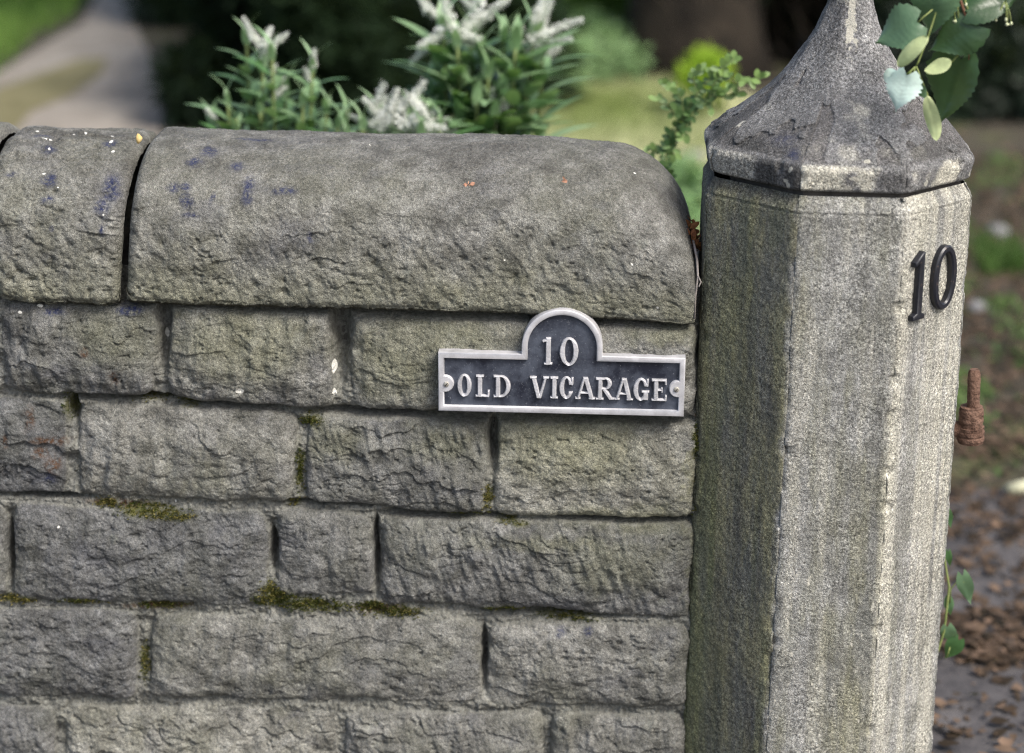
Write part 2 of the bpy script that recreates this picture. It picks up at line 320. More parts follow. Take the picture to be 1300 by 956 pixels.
# coping stones ------------------------------------------------------
H0 = 0.192; B_ = 0.145; HV = 0.075
def coping(x0t, x0b, x1t, x1b, res, seed, end=False, spots=None):
    zb0, zb1 = uz(0, 378)[1], uz(880, 411)[1]; ua, ub = uz(0, 378)[0], uz(880, 411)[0]
    u0 = uz(x0b, 385)[0]; u1 = uz(x1b, 385)[0]; n = int((u1-u0)/res)
    s = np.linspace(0, 1, n); s = s + 0.0
    uu = u0 + (u1-u0)*s
    Lv, Lc = HV, 0.5*math.pi*0.135; m = int((0.04 + Lv + Lc*1.25)/res) ; tt = np.linspace(-0.04, Lv+2*Lc+Lv, m + int((Lc*0.75+Lv)/0.006))
    tt = np.concatenate([np.arange(-0.035, Lv+Lc*1.2, res), np.arange(Lv+Lc*1.2, Lv*2+2*Lc, 0.006)])
    UU, TT = np.meshgrid(uu, tt)
    # profile: underside lip, upright face, half round, upright back
    a = np.clip((TT-Lv)/Lc, 0, 2)*math.pi/2; hc = H0-HV
    y = np.where(TT < 0, 0.0+(-TT), np.where(TT < Lv, 0.0, np.where(TT < Lv+2*Lc, B_*(1-np.sign(np.cos(a))*np.abs(np.cos(a))**0.92), 2*B_)))
    z = np.where(TT < 0, 0.0, np.where(TT < Lv, TT, np.where(TT < Lv+2*Lc, HV + hc*np.abs(np.sin(a))**0.88, np.maximum(HV*2+2*Lc-TT, 0))))
    ny = np.where(TT < 0, -0.2, np.where(TT < Lv, -1.0, -np.cos(a))); nz = np.where(TT < 0, -1.0, np.where(TT < Lv, 0.0, np.sin(a))); nl = np.hypot(ny, nz); ny, nz = ny/nl, nz/nl
    rb = 0.012; e = np.clip((TT+0.0)/rb, -1, 1)                      # bottom arris rounding
    arr = rb*0.55*np.exp(-(TT/0.006)**2)
    de = np.minimum(UU-u0, u1-UU) if not end else (UU-u0)
    rr = 0.016; q = np.clip(1-de/rr, 0, 1); shrink = rr*0.9*(1-np.sqrt(np.maximum(0, 1-q**2)))
    topf = np.ones_like(UU)
    if end:
        Lr = 0.125; x = np.clip((UU-(u1-Lr))/Lr, 0, 1); topf = 0.30+0.70*np.maximum(0, 1-x**2.15)**(1/2.05)
        q2 = np.clip(1-(u1-UU)/0.02, 0, 1); shrink = np.maximum(shrink, 0.02*(1-np.sqrt(np.maximum(0, 1-q2**2))))
    # tooling noise in world-ish coordinates
    zz = TT; sdv = seed*5.3
    up = sst(0.07, 0.15, TT)
    lx = fbm(UU*22, zz*60, sdv, 3, 51); ph = zz*34+1.0*fbm(UU*9, zz*16, sdv, 3, 57)+0.3*fbm(UU*60, zz*60, sdv, 2, 58); fr = ph-np.floor(ph)
    tx = 0.0042*((1-fr)*sst(0, 0.06, fr)-0.4)*sst(0.05, 0.4, vn(UU*15+np.floor(ph)*5.3, np.floor(ph)*3.7, sdv, 59)) - 0.0015*np.exp(-(np.abs(lx)/0.04))*sst(0.2, 0.5, vn(UU*14, zz*14, sdv, 52)) + 0.0020*fbm(UU*50, zz*55, sdv, 2, 60)
    fu = (0.0048 if seed == 3 else 0.0030)*fbm(UU*(55 if seed == 3 else 75)+zz*30, zz*(18 if seed == 3 else 36), sdv, 3, 53); p = fbm(UU*80, zz*100, sdv, 3, 54, 0.6); pi_ = 0.0022*p-0.0030*sst(0.22, 0.6, -p)
    disp = (tx+fu+pi_)*(1-(0.35 if seed == 3 else 0.72)*up) + 0.004*fbm(UU*9, zz*11, sdv, 3, 55) + 0.0011*fbm(UU*260, zz*260, sdv, 3, 56) - shrink - arr
    disp = np.where(TT < -0.01, disp*0.3, disp)
    if end: disp = disp*(1-0.6*sst(u1-0.07, u1-0.02, UU)) 
    yy = y - disp*(-ny)*-1 if False else y + disp*ny; z2 = z + disp*nz
    z2 = z2*topf
    if end: yy = yy  # keep full depth to the end
    zb = zb0 + (zb1-zb0)*(UU-ua)/(ub-ua) + 0.0025*np.sin(UU*9+seed) + (0.004 if seed == 2 else 0.0)
    # slanted head joint
    sl = 0.0
    if not end: sl = (uz(x1t, 170, -.1)[0]-uz(x1b, 385)[0])*np.clip(z2/H0, 0, 1)*(UU-u0)/(u1-u0)
    sl = sl + (uz(x0t, 170, -.1)[0]-uz(x0b, 385)[0])*np.clip(z2/H0, 0, 1)*(u1-UU)/(u1-u0)*np.clip(1-(UU-u0)/0.3, 0, 1)
    Ux = UU + sl; ww = 0.012 - yy; ZZ = zb + z2
    P = np.array([P0b.x, P0b.y, 0])[None, None] + Ux[..., None]*np.array(EU) + ww[..., None]*np.array(EN); P[..., 2] = ZZ
    # stains laid out on the front, by (u, z) of the surface itself
    def sp(l, warp=0.006):
        r = np.zeros_like(UU); Ua = Ux + warp*fbm(Ux*60, ZZ*60, 1, 3, 61); Za = ZZ + warp*fbm(Ux*60, ZZ*60, 4, 3, 62)
        for s_ in l:
            w_ = 0.012; 
            for _ in range(4):
                u_, z_ = uz(s_[0], s_[1], w_); j = np.argmin((Ux-u_)**2*400 + (ZZ-z_)**2*400 + (ww-w_)**2*1 + (TT > Lv+Lc)*9); w_ = 0.5*w_+0.5*ww.flat[j]
            ry = s_[3] if len(s_) > 3 else s_[2]
            Tc = TT.flat[j]; Ta = TT + warp*fbm(Ux*60, ZZ*60, 4, 3, 62)
            r = np.maximum(r, np.exp(-(((Ua-u_)/(s_[2]*.001))**2 + ((Ta-Tc)/(ry*.0011))**2)**1.5))
        return r
    spots = spots or {}
    at = dict(mortar=UU*0, moss=sp(spots.get('moss', [])), sid=UU*0+0.55, algae=np.clip((1-sst(0.02, 0.10, TT))*0.7+0.3*fbm(UU*10, zz*10, 3, 3, 63), 0, 1),
              ochre=UU*0, blue=sp(spots.get('blue', [])), white=sp(spots.get('white', []), 0.0025), grime=np.clip(sst(0.12, 0.22, TT)*0.45+sp(spots.get('grime', []), 0.01)*0.8, 0, 1))
    return grid_mesh('coping_stone', P, origin=wo, mat=M_stone, parent=WALL, attrs=at, flip=False), (Ux, ZZ, ww, TT)
sprk = random.Random(4)
c0 = coping(-420, -420, -3, -6, 0.003, 1)
c1 = coping(5, 0, 181, 152, 0.0013, 3, spots=dict(
    blue=[(142,247,8,9),(60,255,6),(65,290,3,5),(45,156,12,5),(140,182,7,9),(62,190,10,8),(15,222,6,5),(142,236,8,16),(130,262,7,14),(128,290,4,6),(60,230,10,10)],
    white=[(140,170,2.2),(141,180,2.5,5),(143,193,2.8,3),(106,165,2.2),(52,150,4,2),(65,148,2.5),(54,220,3,1.6),(62,189,1.8),(130,272,1.5),(72,238,1.5),(50,172,1.5),(38,160,3,2),(88,147,2,1.5)],
    grime=[(100,165,90,14),(160,230,14,60)]))
c2 = coping(189, 161, 0, 883, 0.0013, 2, end=True, spots=dict(
    blue=[(265,193,9,10),(302,212,10,8),(315,236,7,14),(220,240,10,9),(236,238,7,7),(243,275,9,5),(320,178,22,4),(247,206,12,8),(312,250,6,12),(270,252,4,8),(238,255,8,10),(395,300,4,8),(360,243,14,6)],
    white=[(802,335,1.6),(835,392,1.8),(805,219,2.4,2),(470,185,2,1.5),(640,330,1.3)],
    grime=[(600,200,30,26),(575,210,20,14),(640,185,60,10),(700,215,14,8),(200,170,30,10),(830,230,0.1)]))
# little yellow pebble wedged in the joint, small leaf scraps lying on the stone
def lump(mb, c, r, seed, c_=0.5, sq=(1,1,1)):
    bm = bmesh.new(); bmesh.ops.create_icosphere(bm, subdivisions=2, radius=1)
    rk = random.Random(seed)
    vs = [Vector(c)+Vector((v.co.x*sq[0], v.co.y*sq[1], v.co.z*sq[2]))*r*(1+0.25*math.sin(v.co.x*3+seed)+rk.uniform(-.08, .08)) for v in bm.verts]
    mb.add(vs, [tuple(v.index for v in f.verts) for f in bm.faces], c_); bm.free()
M_peb = simple('yellow_pebble', (0.45, 0.33, 0.12), (0.6, 0.45, 0.2), 120)
mb = MB(); lump(mb, on_plane(177, 176, -0.02), 0.0042, 3, sq=(1, 1, 1.4)); p = on_plane(177, 176, -0.02)
tag(mb.build('pebble', M_peb, None, p), 'tiny yellow pebble wedged in the joint between two coping stones', 'pebble')
# moss: tiny tufts in the joints (uncountable)
M_moss = leaf_mat('moss', (0.06, 0.075, 0.018), (0.32, 0.26, 0.09), 0.8, 0.2, 0.1, 80)
mb = MB()
from_u, from_z = us, zs
def Hat(u, z):
    i = min(max(np.searchsorted(zs, z), 0), len(zs)-1); j = min(max(np.searchsorted(us, u), 0), len(us)-1); return H[i, j], moss[i, j], mortar[i, j]
rk = random.Random(11)
for s in moss_sp:
    n = int(s[2]*s[3]*1.1)+12
    for _ in range(n):
        u, z = uz(s[0]+rk.gauss(0, s[2]*0.8), s[1]+rk.gauss(0, s[3]*0.6)); h, ms, mo = Hat(u, z)
        if ms*(0.35+0.65*mo) < rk.random()*0.55 or u > END_U+0.005: continue
        p = WP(u, z, h+0.0005); tn = min(1, max(0, rk.gauss(0.35+0.25*math.sin(s[0]), 0.25)))
        for k in range(5):
            dr = (EN*rk.uniform(0.4, 1)+EU*rk.uniform(-.9, .9)+EZ*rk.uniform(-.3, 1)).normalized()*rk.uniform(0.002, 0.0048); sd_ = dr.cross(Vector((rk.random(), rk.random(), rk.random()))).normalized()*0.00055
            mb.add([p-sd_, p+sd_, p+dr*0.6+sd_*0.8, p+dr, p+dr*0.6-sd_*0.8], [(0,1,2,3,4)], tn)
tag(mb.build('moss', M_moss, None, WALL.location, sm=False), 'low tufts of green and brown moss growing along the wall joints', 'moss', kind='stuff')
# =================================================================== THE PILLAR
WF = 0.082                                  # front facet stands this far in front of the wall face
tl, tr = uz(1014, 250, WF), uz(1153, 250, WF); bl, br = uz(966, 865, WF), uz(1120, 865, WF)
zt = (tl[1]+tr[1])/2; zb_ = (bl[1]+br[1])/2; side = tr[0]-tl[0]; A = side/2*(1+math.sqrt(2))*1.0
pcu = (tl[0]+tr[0])/2; pcw = WF - A*0.99
def octa(s, ap, sc=1.17):                             # point round the octagon: s in [0,8), facet 0 is the front one, going right
    k = np.floor(s); f = s-k; an = (k)*math.pi/4; hs = ap*math.tan(math.pi/8)
    # facet frame: normal (sin an along u, cos an along w), tangent (cos an, -sin an)
    x = (f-0.5)*2*hs
    X = ap*np.sin(an)+x*np.cos(an); X = np.where(X < -hs, -hs+(X+hs)*sc, X)
    return X, ap*np.cos(an)-x*np.sin(an), np.sin(an), np.cos(an)
PIL = thing('gate_pillar', 'weathered octagonal stone gate pillar with a concave pointed cap', 'pillar', WP(pcu, 0, pcw)); po = np.array(PIL.location)
ZT = zt-0.002                                # top of shaft, under the cap
def shaft():
    sa = np.concatenate([np.arange(0, 1, 0.0125)[:80]]); per = []
    for k in range(8):
        fine = k in (0, 1, 6, 7); f = np.linspace(0, 1, 96 if fine else 30, endpoint=False); per.append(k+f)
    s = np.concatenate(per); zz = np.concatenate([np.arange(-0.03, z_lo, 0.006), np.arange(z_lo, ZT-0.0005, 0.0016), [ZT]])
    SS, ZZ = np.meshgrid(s, zz)
    tz = (ZT-ZZ)/(zt-zb_)
    du = 0.0
    cu = pcu + ((bl[0]+br[0])/2 - pcu)*0.6*tz; ap = A*(1+0.030*tz)
    # chamfer round the top of the shaft
    x, y, nx, ny = octa(SS, 1.0, 1.17-0.06*np.clip(tz, 0, 1.3))
    f = SS-np.floor(SS); e = np.minimum(f, 1-f)*2*ap*math.tan(math.pi/8)
    ar = 0.0035*np.exp(-(e/0.0035)**1.3)
    k = np.floor(SS)
    disp = 0.0012*fbm(x*ap*30, ZZ*18, y*ap*30, 3, 71) + 0.0010*fbm(x*ap*160, ZZ*160, y*ap*160, 3, 72) - ar*(1+0.6*vn(ZZ*60, k, 0, 73))
    disp -= 0.007*sst(0.55, 0.95, vn(ZZ*42, np.round(SS)*3.1, 0, 74))*np.exp(-(e/0.008)**2)
    ch = np.clip(1-(ZT-ZZ)/0.018, 0, 1); disp -= 0.010*ch**1.2 + 0.001*(np.abs(ZT-ZZ-0.020) < 0.0018)
    X = x*ap + nx*disp; Y = y*ap + ny*disp
    Pn = np.array([P0b.x, P0b.y, 0])[None, None] + (cu+X)[..., None]*np.array(EU) + (pcw+Y)[..., None]*np.array(EN); Pn[..., 2] = ZZ
    hz = ZT-ZZ
    # weathering of each side
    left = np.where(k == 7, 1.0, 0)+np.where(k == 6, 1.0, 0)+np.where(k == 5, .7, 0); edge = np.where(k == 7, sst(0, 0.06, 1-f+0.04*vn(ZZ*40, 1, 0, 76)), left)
    nz_ = fbm(SS*6, ZZ*5, 0, 4, 77)
    algae = np.clip(left*0.88*edge + np.where(k == 0, 0.55*sst(0.2, 0.6, hz)*sst(0.35, 0.7, f+0.3*nz_), 0) + np.where((k == 0), 0.2*sst(0.0, 0.4, nz_), 0), 0, 1)
    green = np.clip(left*sst(0.15, 0.6, hz+0.3*nz_)*np.where(k == 7, sst(0.45, 0.1, f), 1)*0.6 + left*0.25*sst(0.1, .4, vn(SS*12, ZZ*4, 0, 81)), 0, 1)
    cream = np.clip(np.where(k == 1, 0.55*sst(-0.1, 0.45, fbm(SS*9, ZZ*1.6, 0, 3, 78)+0.15), 0) + np.where(k == 0, 0.28*sst(0.1, 0.5, fbm(SS*7, ZZ*4, 3, 3, 79)), 0)
             + 0.4*np.exp(-((SS-1.0)/0.05)**2)*sst(0.0, 0.4, hz), 0, 1)
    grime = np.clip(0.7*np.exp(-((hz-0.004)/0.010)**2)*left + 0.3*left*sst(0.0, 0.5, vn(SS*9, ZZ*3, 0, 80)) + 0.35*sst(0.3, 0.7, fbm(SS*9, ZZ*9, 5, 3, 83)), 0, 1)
    white = sst(0.42, 0.75, fbm(SS*16, ZZ*60, 0, 4, 82))*(0.5+sst(0.2, .6, hz)*0.5)*np.where(k <= 1, 1, 0.4)
    return grid_mesh('shaft', Pn, wrap=True, origin=po, mat=M_pil, parent=PIL, attrs=dict(algae=algae, green=green, cream=cream, grime=grime, white=white, blue=SS*0), flip=False)
SH = shaft()
def capm():
    per = []
    for k in range(8):
        f = np.linspace(0, 1, 90 if k in (0, 1, 6, 7) else 30, endpoint=False); per.append(k+f)
    s = np.concatenate(per)
    z0 = ZT + 0.004; q = A
    prof = [(-0.001, 0.70), (0.0, 0.90), (0.0005, 0.955), (0.004, 0.972), (0.0255, 0.998), (0.030, 0.990), (0.036, 0.955), (0.052, 0.865), (0.066, 0.745), (0.083, 0.625), (0.100, 0.515), (0.122, 0.405), (0.148, 0.305),
            (0.175, 0.215), (0.205, 0.155), (0.24, 0.122), (0.285, 0.10), (0.33, 0.088), (0.335, 0.14), (0.345, 0.165), (0.36, 0.172), (0.375, 0.15), (0.39, 0.10), (0.40, 0.03), (0.4005, 0.002)]
    # resample densely along the profile
    pz = np.array([a for a, _ in prof]); pr = np.array([b*q for _, b in prof]); L = np.concatenate([[0], np.cumsum(np.hypot(np.diff(pz), np.diff(pr)))])
    l = np.concatenate([np.arange(0, L[3], 0.003), np.arange(L[3], L[16], 0.0016), np.arange(L[16], L[-1], 0.004), [L[-1]]])
    def smo(y): 
        yi = np.interp(l, L, y); w = (l > L[7])
        for _ in range(30):
            ys = yi.copy(); ys[1:-1] = (yi[:-2]+yi[1:-1]*2+yi[2:])/4; yi = np.where(w & (l < L[-3]), ys, yi)
        return yi
    zi, ri = smo(pz), smo(pr)
    SS, ZZ = np.meshgrid(s, zi); RR = np.repeat(ri[:, None], len(s), 1); LL = np.repeat(l[:, None], len(s), 1)
    x, y, nx, ny = octa(SS, 1.0); f = SS-np.floor(SS); k = np.floor(SS); up = sst(0.032, 0.042, ZZ)
    # facets round off towards the tip
    an = np.arctan2(x, y); rd = sst(0.06, 0.3, ZZ)*0.12; x = x*(1-rd)+np.sin(an)*1.04*rd; y = y*(1-rd)+np.cos(an)*1.04*rd
    e = np.minimum(f, 1-f)*2*RR*math.tan(math.pi/8); ar = 0.003*np.exp(-(e/0.004)**1.3)*np.clip(RR/0.1, 0, 1)
    wx, wy = x*RR, y*RR
    disp = 0.0014*fbm(wx*25, ZZ*25, wy*25, 3, 91)+0.0011*fbm(wx*150, ZZ*150, wy*150, 4, 92)-ar*(1+0.8*vn(LL*50, k, 0, 93))
    # flaking skin: raised crust with sharp broken lower edge
    fl = fbm(SS*2.2+3, LL*14, 0, 4, 94); crust = 0.0034*sst(0.02, 0.06, fl + 9*(ZZ-0.070))*up; disp = disp+crust
    disp -= 0.005*sst(0.45, 0.75, vn(SS*9, ZZ*30, 0, 95))*np.exp(-((ZZ-0.026)/0.007)**2)
    disp = disp*np.clip(RR/0.03, 0, 1)
    disp[0] = 0
    X = wx+nx*disp; Y = wy+ny*disp; zc = z0 + ZZ + 0.0015*np.sin(an*1+2)*(1-up)
    Pn = np.array([P0b.x, P0b.y, 0])[None, None] + (pcu+X)[..., None]*np.array(EU) + (pcw+Y)[..., None]*np.array(EN); Pn[..., 2] = zc
    nn = fbm(wx*22, ZZ*22, wy*22, 4, 96); fas = (1-sst(0.030, 0.036, ZZ)); n2 = fbm(SS*3.0, LL*18, 7, 4, 97)
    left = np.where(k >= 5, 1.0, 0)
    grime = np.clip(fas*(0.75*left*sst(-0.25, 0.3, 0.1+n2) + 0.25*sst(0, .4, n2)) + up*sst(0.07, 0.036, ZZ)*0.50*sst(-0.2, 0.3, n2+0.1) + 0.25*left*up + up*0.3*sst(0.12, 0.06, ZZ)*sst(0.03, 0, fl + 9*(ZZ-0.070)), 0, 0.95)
    cream = np.clip(fas*sst(-0.1, 0.25, -n2-0.03)*(0.8-0.45*left)*sst(0.0, 0.004, ZZ) + up*0.55*sst(0.35, 0.6, nn+0.05)*0.6, 0, 1)
    # white run down the spire
    wht = np.exp(-((SS-0.35-0.10*vn(ZZ*40, 0, 0, 98))/0.34)**2)*sst(0.10, 0.17, ZZ)*sst(-0.5, 0.25, fbm(SS*6, ZZ*70, 0, 4, 99)) + 0.8*sst(0.5, 0.68, fbm(SS*8, LL*60, 2, 3, 100))*fas
    wht += 0.8*np.exp(-((SS-7.03)/0.10)**2 - ((LL-L[7]-0.015)/0.012)**2)*sst(-0.2, 0.2, fbm(SS*20, LL*60, 2, 3, 101))
    for (a_, l_, rs_, rl_) in ((0.62, 0.040, 0.05, 0.003), (0.35, 0.028, 0.12, 0.0018), (0.80, 0.016, 0.03, 0.003), (0.55, 0.019, 0.12, 0.004), (0.98, 0.042, .012, .002)):
        wht = np.maximum(wht, np.exp(-(((SS-a_)/rs_)**2 + ((ZZ-l_)/rl_)**2))*sst(-0.5, 0.1, fbm(SS*30, LL*120, 4, 3, 103)))
    blue = np.clip(np.exp(-((SS-7.88)/0.07)**2 - ((ZZ-0.042)/0.006)**2)+np.exp(-((SS-7.7)/0.13)**2 - ((ZZ-0.055)/0.006)**2)*.6, 0, 1)
    return grid_mesh('cap', Pn, wrap=True, origin=po, mat=M_cap, parent=PIL, attrs=dict(algae=SS*0, green=np.clip(up*(1-sst(0.02, 0.06, fl + 9*(ZZ-0.070)))*0.85, 0, 1), cream=cream, grime=grime, white=np.clip(wht, 0, 1), blue=blue))
CP = capm()
# bed of mortar between shaft and cap
def ring_solid(mb, ap, z0, z1, c=0.5):
    vs = []
    for zz in (z0, z1):
        for k in range(8):
            an = (k+0.5)*math.pi/4; rr = ap/math.cos(math.pi/8); vs.append(WP(pcu+rr*math.sin(an), zz, pcw+rr*math.cos(an)))
    mb.add(vs, [(k, (k+1) % 8, 8+(k+1) % 8, 8+k) for k in range(8)]+[tuple(range(8))[::-1], tuple(range(8, 16))], c)
mb = MB(); ring_solid(mb, A*0.90, ZT-0.01, ZT+0.0045); mb.build('mortar_bed', simple('dark_mortar', (0.04, 0.038, 0.033), (0.10, 0.09, 0.08), 60), PIL, po, sm=False)
# =================================================================== house numbers on the right facet
def facet_pt(px, py, k=1, off=0.0):          # photo point -> (tangent, z) on facet k of the shaft
    an = k*math.pi/4; nrm = EU*math.sin(an)+EN*math.cos(an); tan = EU*math.cos(an)-EN*math.sin(an)
    c = WP(pcu, 0, pcw)
    def ap(z): return A*(1+0.030*(ZT-z)/(zt-zb_))
    d_ = ray(px, py); z = 1.0
    for _ in range(5):
        cz = c + EU*((bl[0]+br[0])/2 - pcu)*0.6*((ZT-z)/(zt-zb_)); o_ = cz+nrm*(ap(z)+off); t = (o_-CAM).dot(nrm)/d_.dot(nrm); p = CAM+d_*t; z = p.z
    return p, nrm, tan
t_ = NT('black_painted_numeral'); cc = t_.mix(t_.ramp(t_.noise(180, 4, .7), [(0.60, 0.0), (0.72, 1.0)]), (0.012, 0.013, 0.018), (0.10, 0.07, 0.055))
M_num = t_.out(cc, 0.38, t_.bump(t_.noise(300, 3), 0.3, 0.0006), spec=0.5)
def extrude_poly(name, loops, basis, depth, bev, mat, parent=None, origin=(0,0,0)):
    # loops: outline (+ holes) as quad-lofted rings; basis maps (a, b, h) -> world
    o = MB()
    def ring(outer, inner):
        n = len(outer); offs = [(0, 0.0, 0), (0, depth-bev, 0), (bev, depth, 0)]
        # outer side
        rings = []
        for ins, h, _ in offs: rings.append([basis(*(np.array(outer[i])+_inset(outer, i, ins)), h) for i in range(n)])
        for ins, h, _ in offs[::-1]: rings.append([basis(*(np.array(inner[i])-_inset(inner, i, ins)), h) for i in range(n)])
        vs = [v for r in rings for v in r]; m = len(rings)
        fs = [(j*n+i, j*n+(i+1) % n, ((j+1) % m)*n+(i+1) % n, ((j+1) % m)*n+i) for j in range(m) for i in range(n)]
        o.add(vs, fs)
    def _inset(lp, i, ins):
        n = len(lp); a = np.array(lp[i-1]); b = np.array(lp[i]); c = np.array(lp[(i+1) % n])
        e1 = (b-a)/max(1e-9, np.linalg.norm(b-a)); e2 = (c-b)/max(1e-9, np.linalg.norm(c-b)); n1 = np.array([-e1[1], e1[0]]); n2 = np.array([-e2[1], e2[0]])
        m_ = n1+n2; m_ = m_/max(0.4, (m_@m_)/2) ; return m_*ins
    if len(loops) == 2: ring(*loops)
    else:
        lp = loops[0]; n = len(lp); rings = []
        for ins, h in ((0, 0), (0, depth-bev), (bev*0.4, depth-bev*0.3), (bev, depth)): rings.append([basis(*(np.array(lp[i])+_inset(lp, i, ins)), h) for i in range(n)])
        vs = [v for r in rings for v in r]; m = len(rings)
        fs = [(j*n+i, j*n+(i+1) % n, (j+1)*n+(i+1) % n, (j+1)*n+i) for j in range(m-1) for i in range(n)] + [tuple(range((m-1)*n, m*n)), tuple(range(n))[::-1]]
        o.add(vs, fs)
    return o
pA, nrmA, tanA = facet_pt(1166, 362)
def numbase(pc):
    tn = tanA; return lambda a, b, h: pc + tn*a + EZ*b + nrmA*(h+0.0005)
def smoothed(o, ang=35):
    o.data.polygons.foreach_set('use_smooth', [True]*len(o.data.polygons))
    try: o.data.set_sharp_from_angle(angle=R(ang))
    except Exception: pass
    return o
pt, _, _ = facet_pt(1169, 319); pb, _, _ = facet_pt(1165, 405); h1 = (pt-pb).z; pc1, _, _ = facet_pt(1161, 362)
hh = h1/2; w1 = 0.0145
one = [(-0.6,-1),(0.95,-1),(0.95,-0.86),(0.52,-0.80),(0.50,0.98),(0.30,1.0),(-0.75,0.72),(-0.72,0.58),(-0.12,0.68),(-0.12,-0.80),(-0.6,-0.86)]
lp = [(a*w1, b*hh) for a, b in one]
mb = extrude_poly('n', [lp], numbase(pc1), 0.0085, 0.002, M_num)
smoothed(tag(mb.build('house_number', M_num, None, pc1), 'raised black numeral 1 fixed to the right face of the stone pillar', 'house number', 'black numerals on the gate pillar'))
pt, _, _ = facet_pt(1206, 309); pb, _, _ = facet_pt(1195, 392); hh = (pt-pb).z/2; pc0, _, _ = facet_pt(1194, 351); pl, _, _ = facet_pt(1187, 355); pr, _, _ = facet_pt(1215.5, 347); hw = (pr-pl).dot(tanA)/2
N = 56; out_ = []; inn = []
for i in range(N):
    a = 2*math.pi*i/N; ca, sa = math.cos(a), math.sin(a); out_.append((hw*ca, hh*math.copysign(abs(sa)**0.92, sa))); inn.append(((hw-0.0095)*ca, (hh-0.0090)*math.copysign(abs(sa)**0.92, sa)))
mb = extrude_poly('n', [out_, inn], numbase(pc0), 0.0085, 0.002, M_num)
smoothed(tag(mb.build('house_number', M_num, None, pc0), 'raised black numeral 0 fixed to the right face of the stone pillar', 'house number', 'black numerals on the gate pillar'))
# =================================================================== the name plaque
WS = 0.014
sbl = uz(556.5, 521.5, WS+.008); sbr = uz(868, 529, WS+.008); stl_ = uz(555.5, 447.5, WS+.008); SW = sbr[0]-sbl[0]; rot = math.atan2(sbr[1]-sbl[1], SW); SHt = (stl_[1]-sbl[1])
mmw = SW/312.0                                # metres per sign unit
ca, sa = math.cos(rot), math.sin(rot)
def SB(a, b, h):                              # sign units (x right from left edge, y up from bottom edge) -> world
    x, y = a*mmw, b*mmw; return WP(sbl[0]+x*ca-y*sa, sbl[1]+x*sa+y*ca, WS+h)
HR = SHt/mmw; cxs = 156.5; RA = 51.0; yc = HR+9.0
def outline(dl, n=40):
    pts = [(dl, dl), (312-dl, dl), (312-dl, HR-dl), (cxs+RA-dl, HR-dl)]
    pts += [(cxs+(RA-dl)*math.cos(math.pi*i/n), yc+(RA-dl)*math.sin(math.pi*i/n)) for i in range(0, n+1)]
    pts += [(cxs-RA+dl, HR-dl), (dl, HR-dl)]
    return pts
def dens(pts, step=3.0):
    r = []; n = len(pts)
    for i in range(n):
        a, b = pts[i], pts[(i+1) % n]; L = math.hypot(b[0]-a[0], b[1]-a[1]); k = 8 if i in (0, 2-0, 1) else 1
        for j in range(k): r.append((a[0]+(b[0]-a[0])*j/k, a[1]+(b[1]-a[1])*j/k))
    return r
PLQ = thing('name_plaque', 'cast metal plaque reading 10 OLD VICARAGE with pale letters on a black field', 'sign', SB(156, 0, 0)); plo = np.array(PLQ.location)
t_ = NT('black_plaque_paint'); nz1 = t_.noise(22, 5, 0.65); cc = t_.mix(t_.ramp(nz1, [(0.38, 0), (0.68, 1)]), (0.010, 0.012, 0.022), (0.075, 0.088, 0.115))
cc = t_.mix(t_.ramp(t_.noise(400, 3, .7), [(0.62, 0.0), (0.72, 0.8)]), cc, (0.22, 0.23, 0.25))
M_field = t_.out(cc, t_.ramp(nz1, [(0.3, 0.35), (0.7, 0.6)]), t_.bump(t_.noise(130, 5, .7), 0.45, 0.0016), spec=0.5)
t_ = NT('bare_cast_aluminium'); cc = t_.mix(t_.ramp(t_.noise(60, 5, .7), [(0.3, 0), (0.65, 1)]), (0.40, 0.40, 0.41), (0.62, 0.62, 0.64))
cc = t_.mix(t_.ramp(t_.noise(240, 4, .7), [(0.55, 0.0), (0.75, 0.6)]), cc, (0.24, 0.22, 0.22))
M_alu = t_.out(cc, 0.55, t_.bump(t_.noise(120, 3, .6), 0.12, 0.0006), 0.35, spec=0.5)
o0, o1 = outline(0), outline(4.5)
mb = MB(); n = len(o0)
lay = [(o0, -0.012), (o0, 0.003), (o1, 0.003)]
vs = [SB(a, b, h) for l, h in lay for a, b in l]
fs = [(j*n+i, j*n+(i+1) % n, (j+1)*n+(i+1) % n, (j+1)*n+i) for j in range(2) for i in range(n)]+[tuple(range(n))[::-1]]
mb.add(vs, fs); smoothed(mb.build('backing_plate', M_alu, PLQ, plo), 40)
mb = MB(); l1 = outline(4.0); mb.add([SB(a, b, 0.0036) for a, b in l1], [tuple(range(n))]); mb.build('painted_field', M_field, PLQ, plo, sm=False)
prof = [(0.0, 0.0031), (0.0, 0.0076), (0.5, 0.0083), (1.2, 0.0086), (4.2, 0.0086), (6.3, 0.0085), (7.0, 0.0080), (7.6, 0.0034)]
vs = []; 
for dl, h in prof: vs += [SB(a, b, h) for a, b in outline(dl)]
m = len(prof); fs = [(j*n+i, j*n+(i+1) % n, (j+1)*n+(i+1) % n, (j+1)*n+i) for j in range(m-1) for i in range(n)]
mb = MB(); mb.add(vs, fs); smoothed(mb.build('border', M_alu, PLQ, plo), 50)
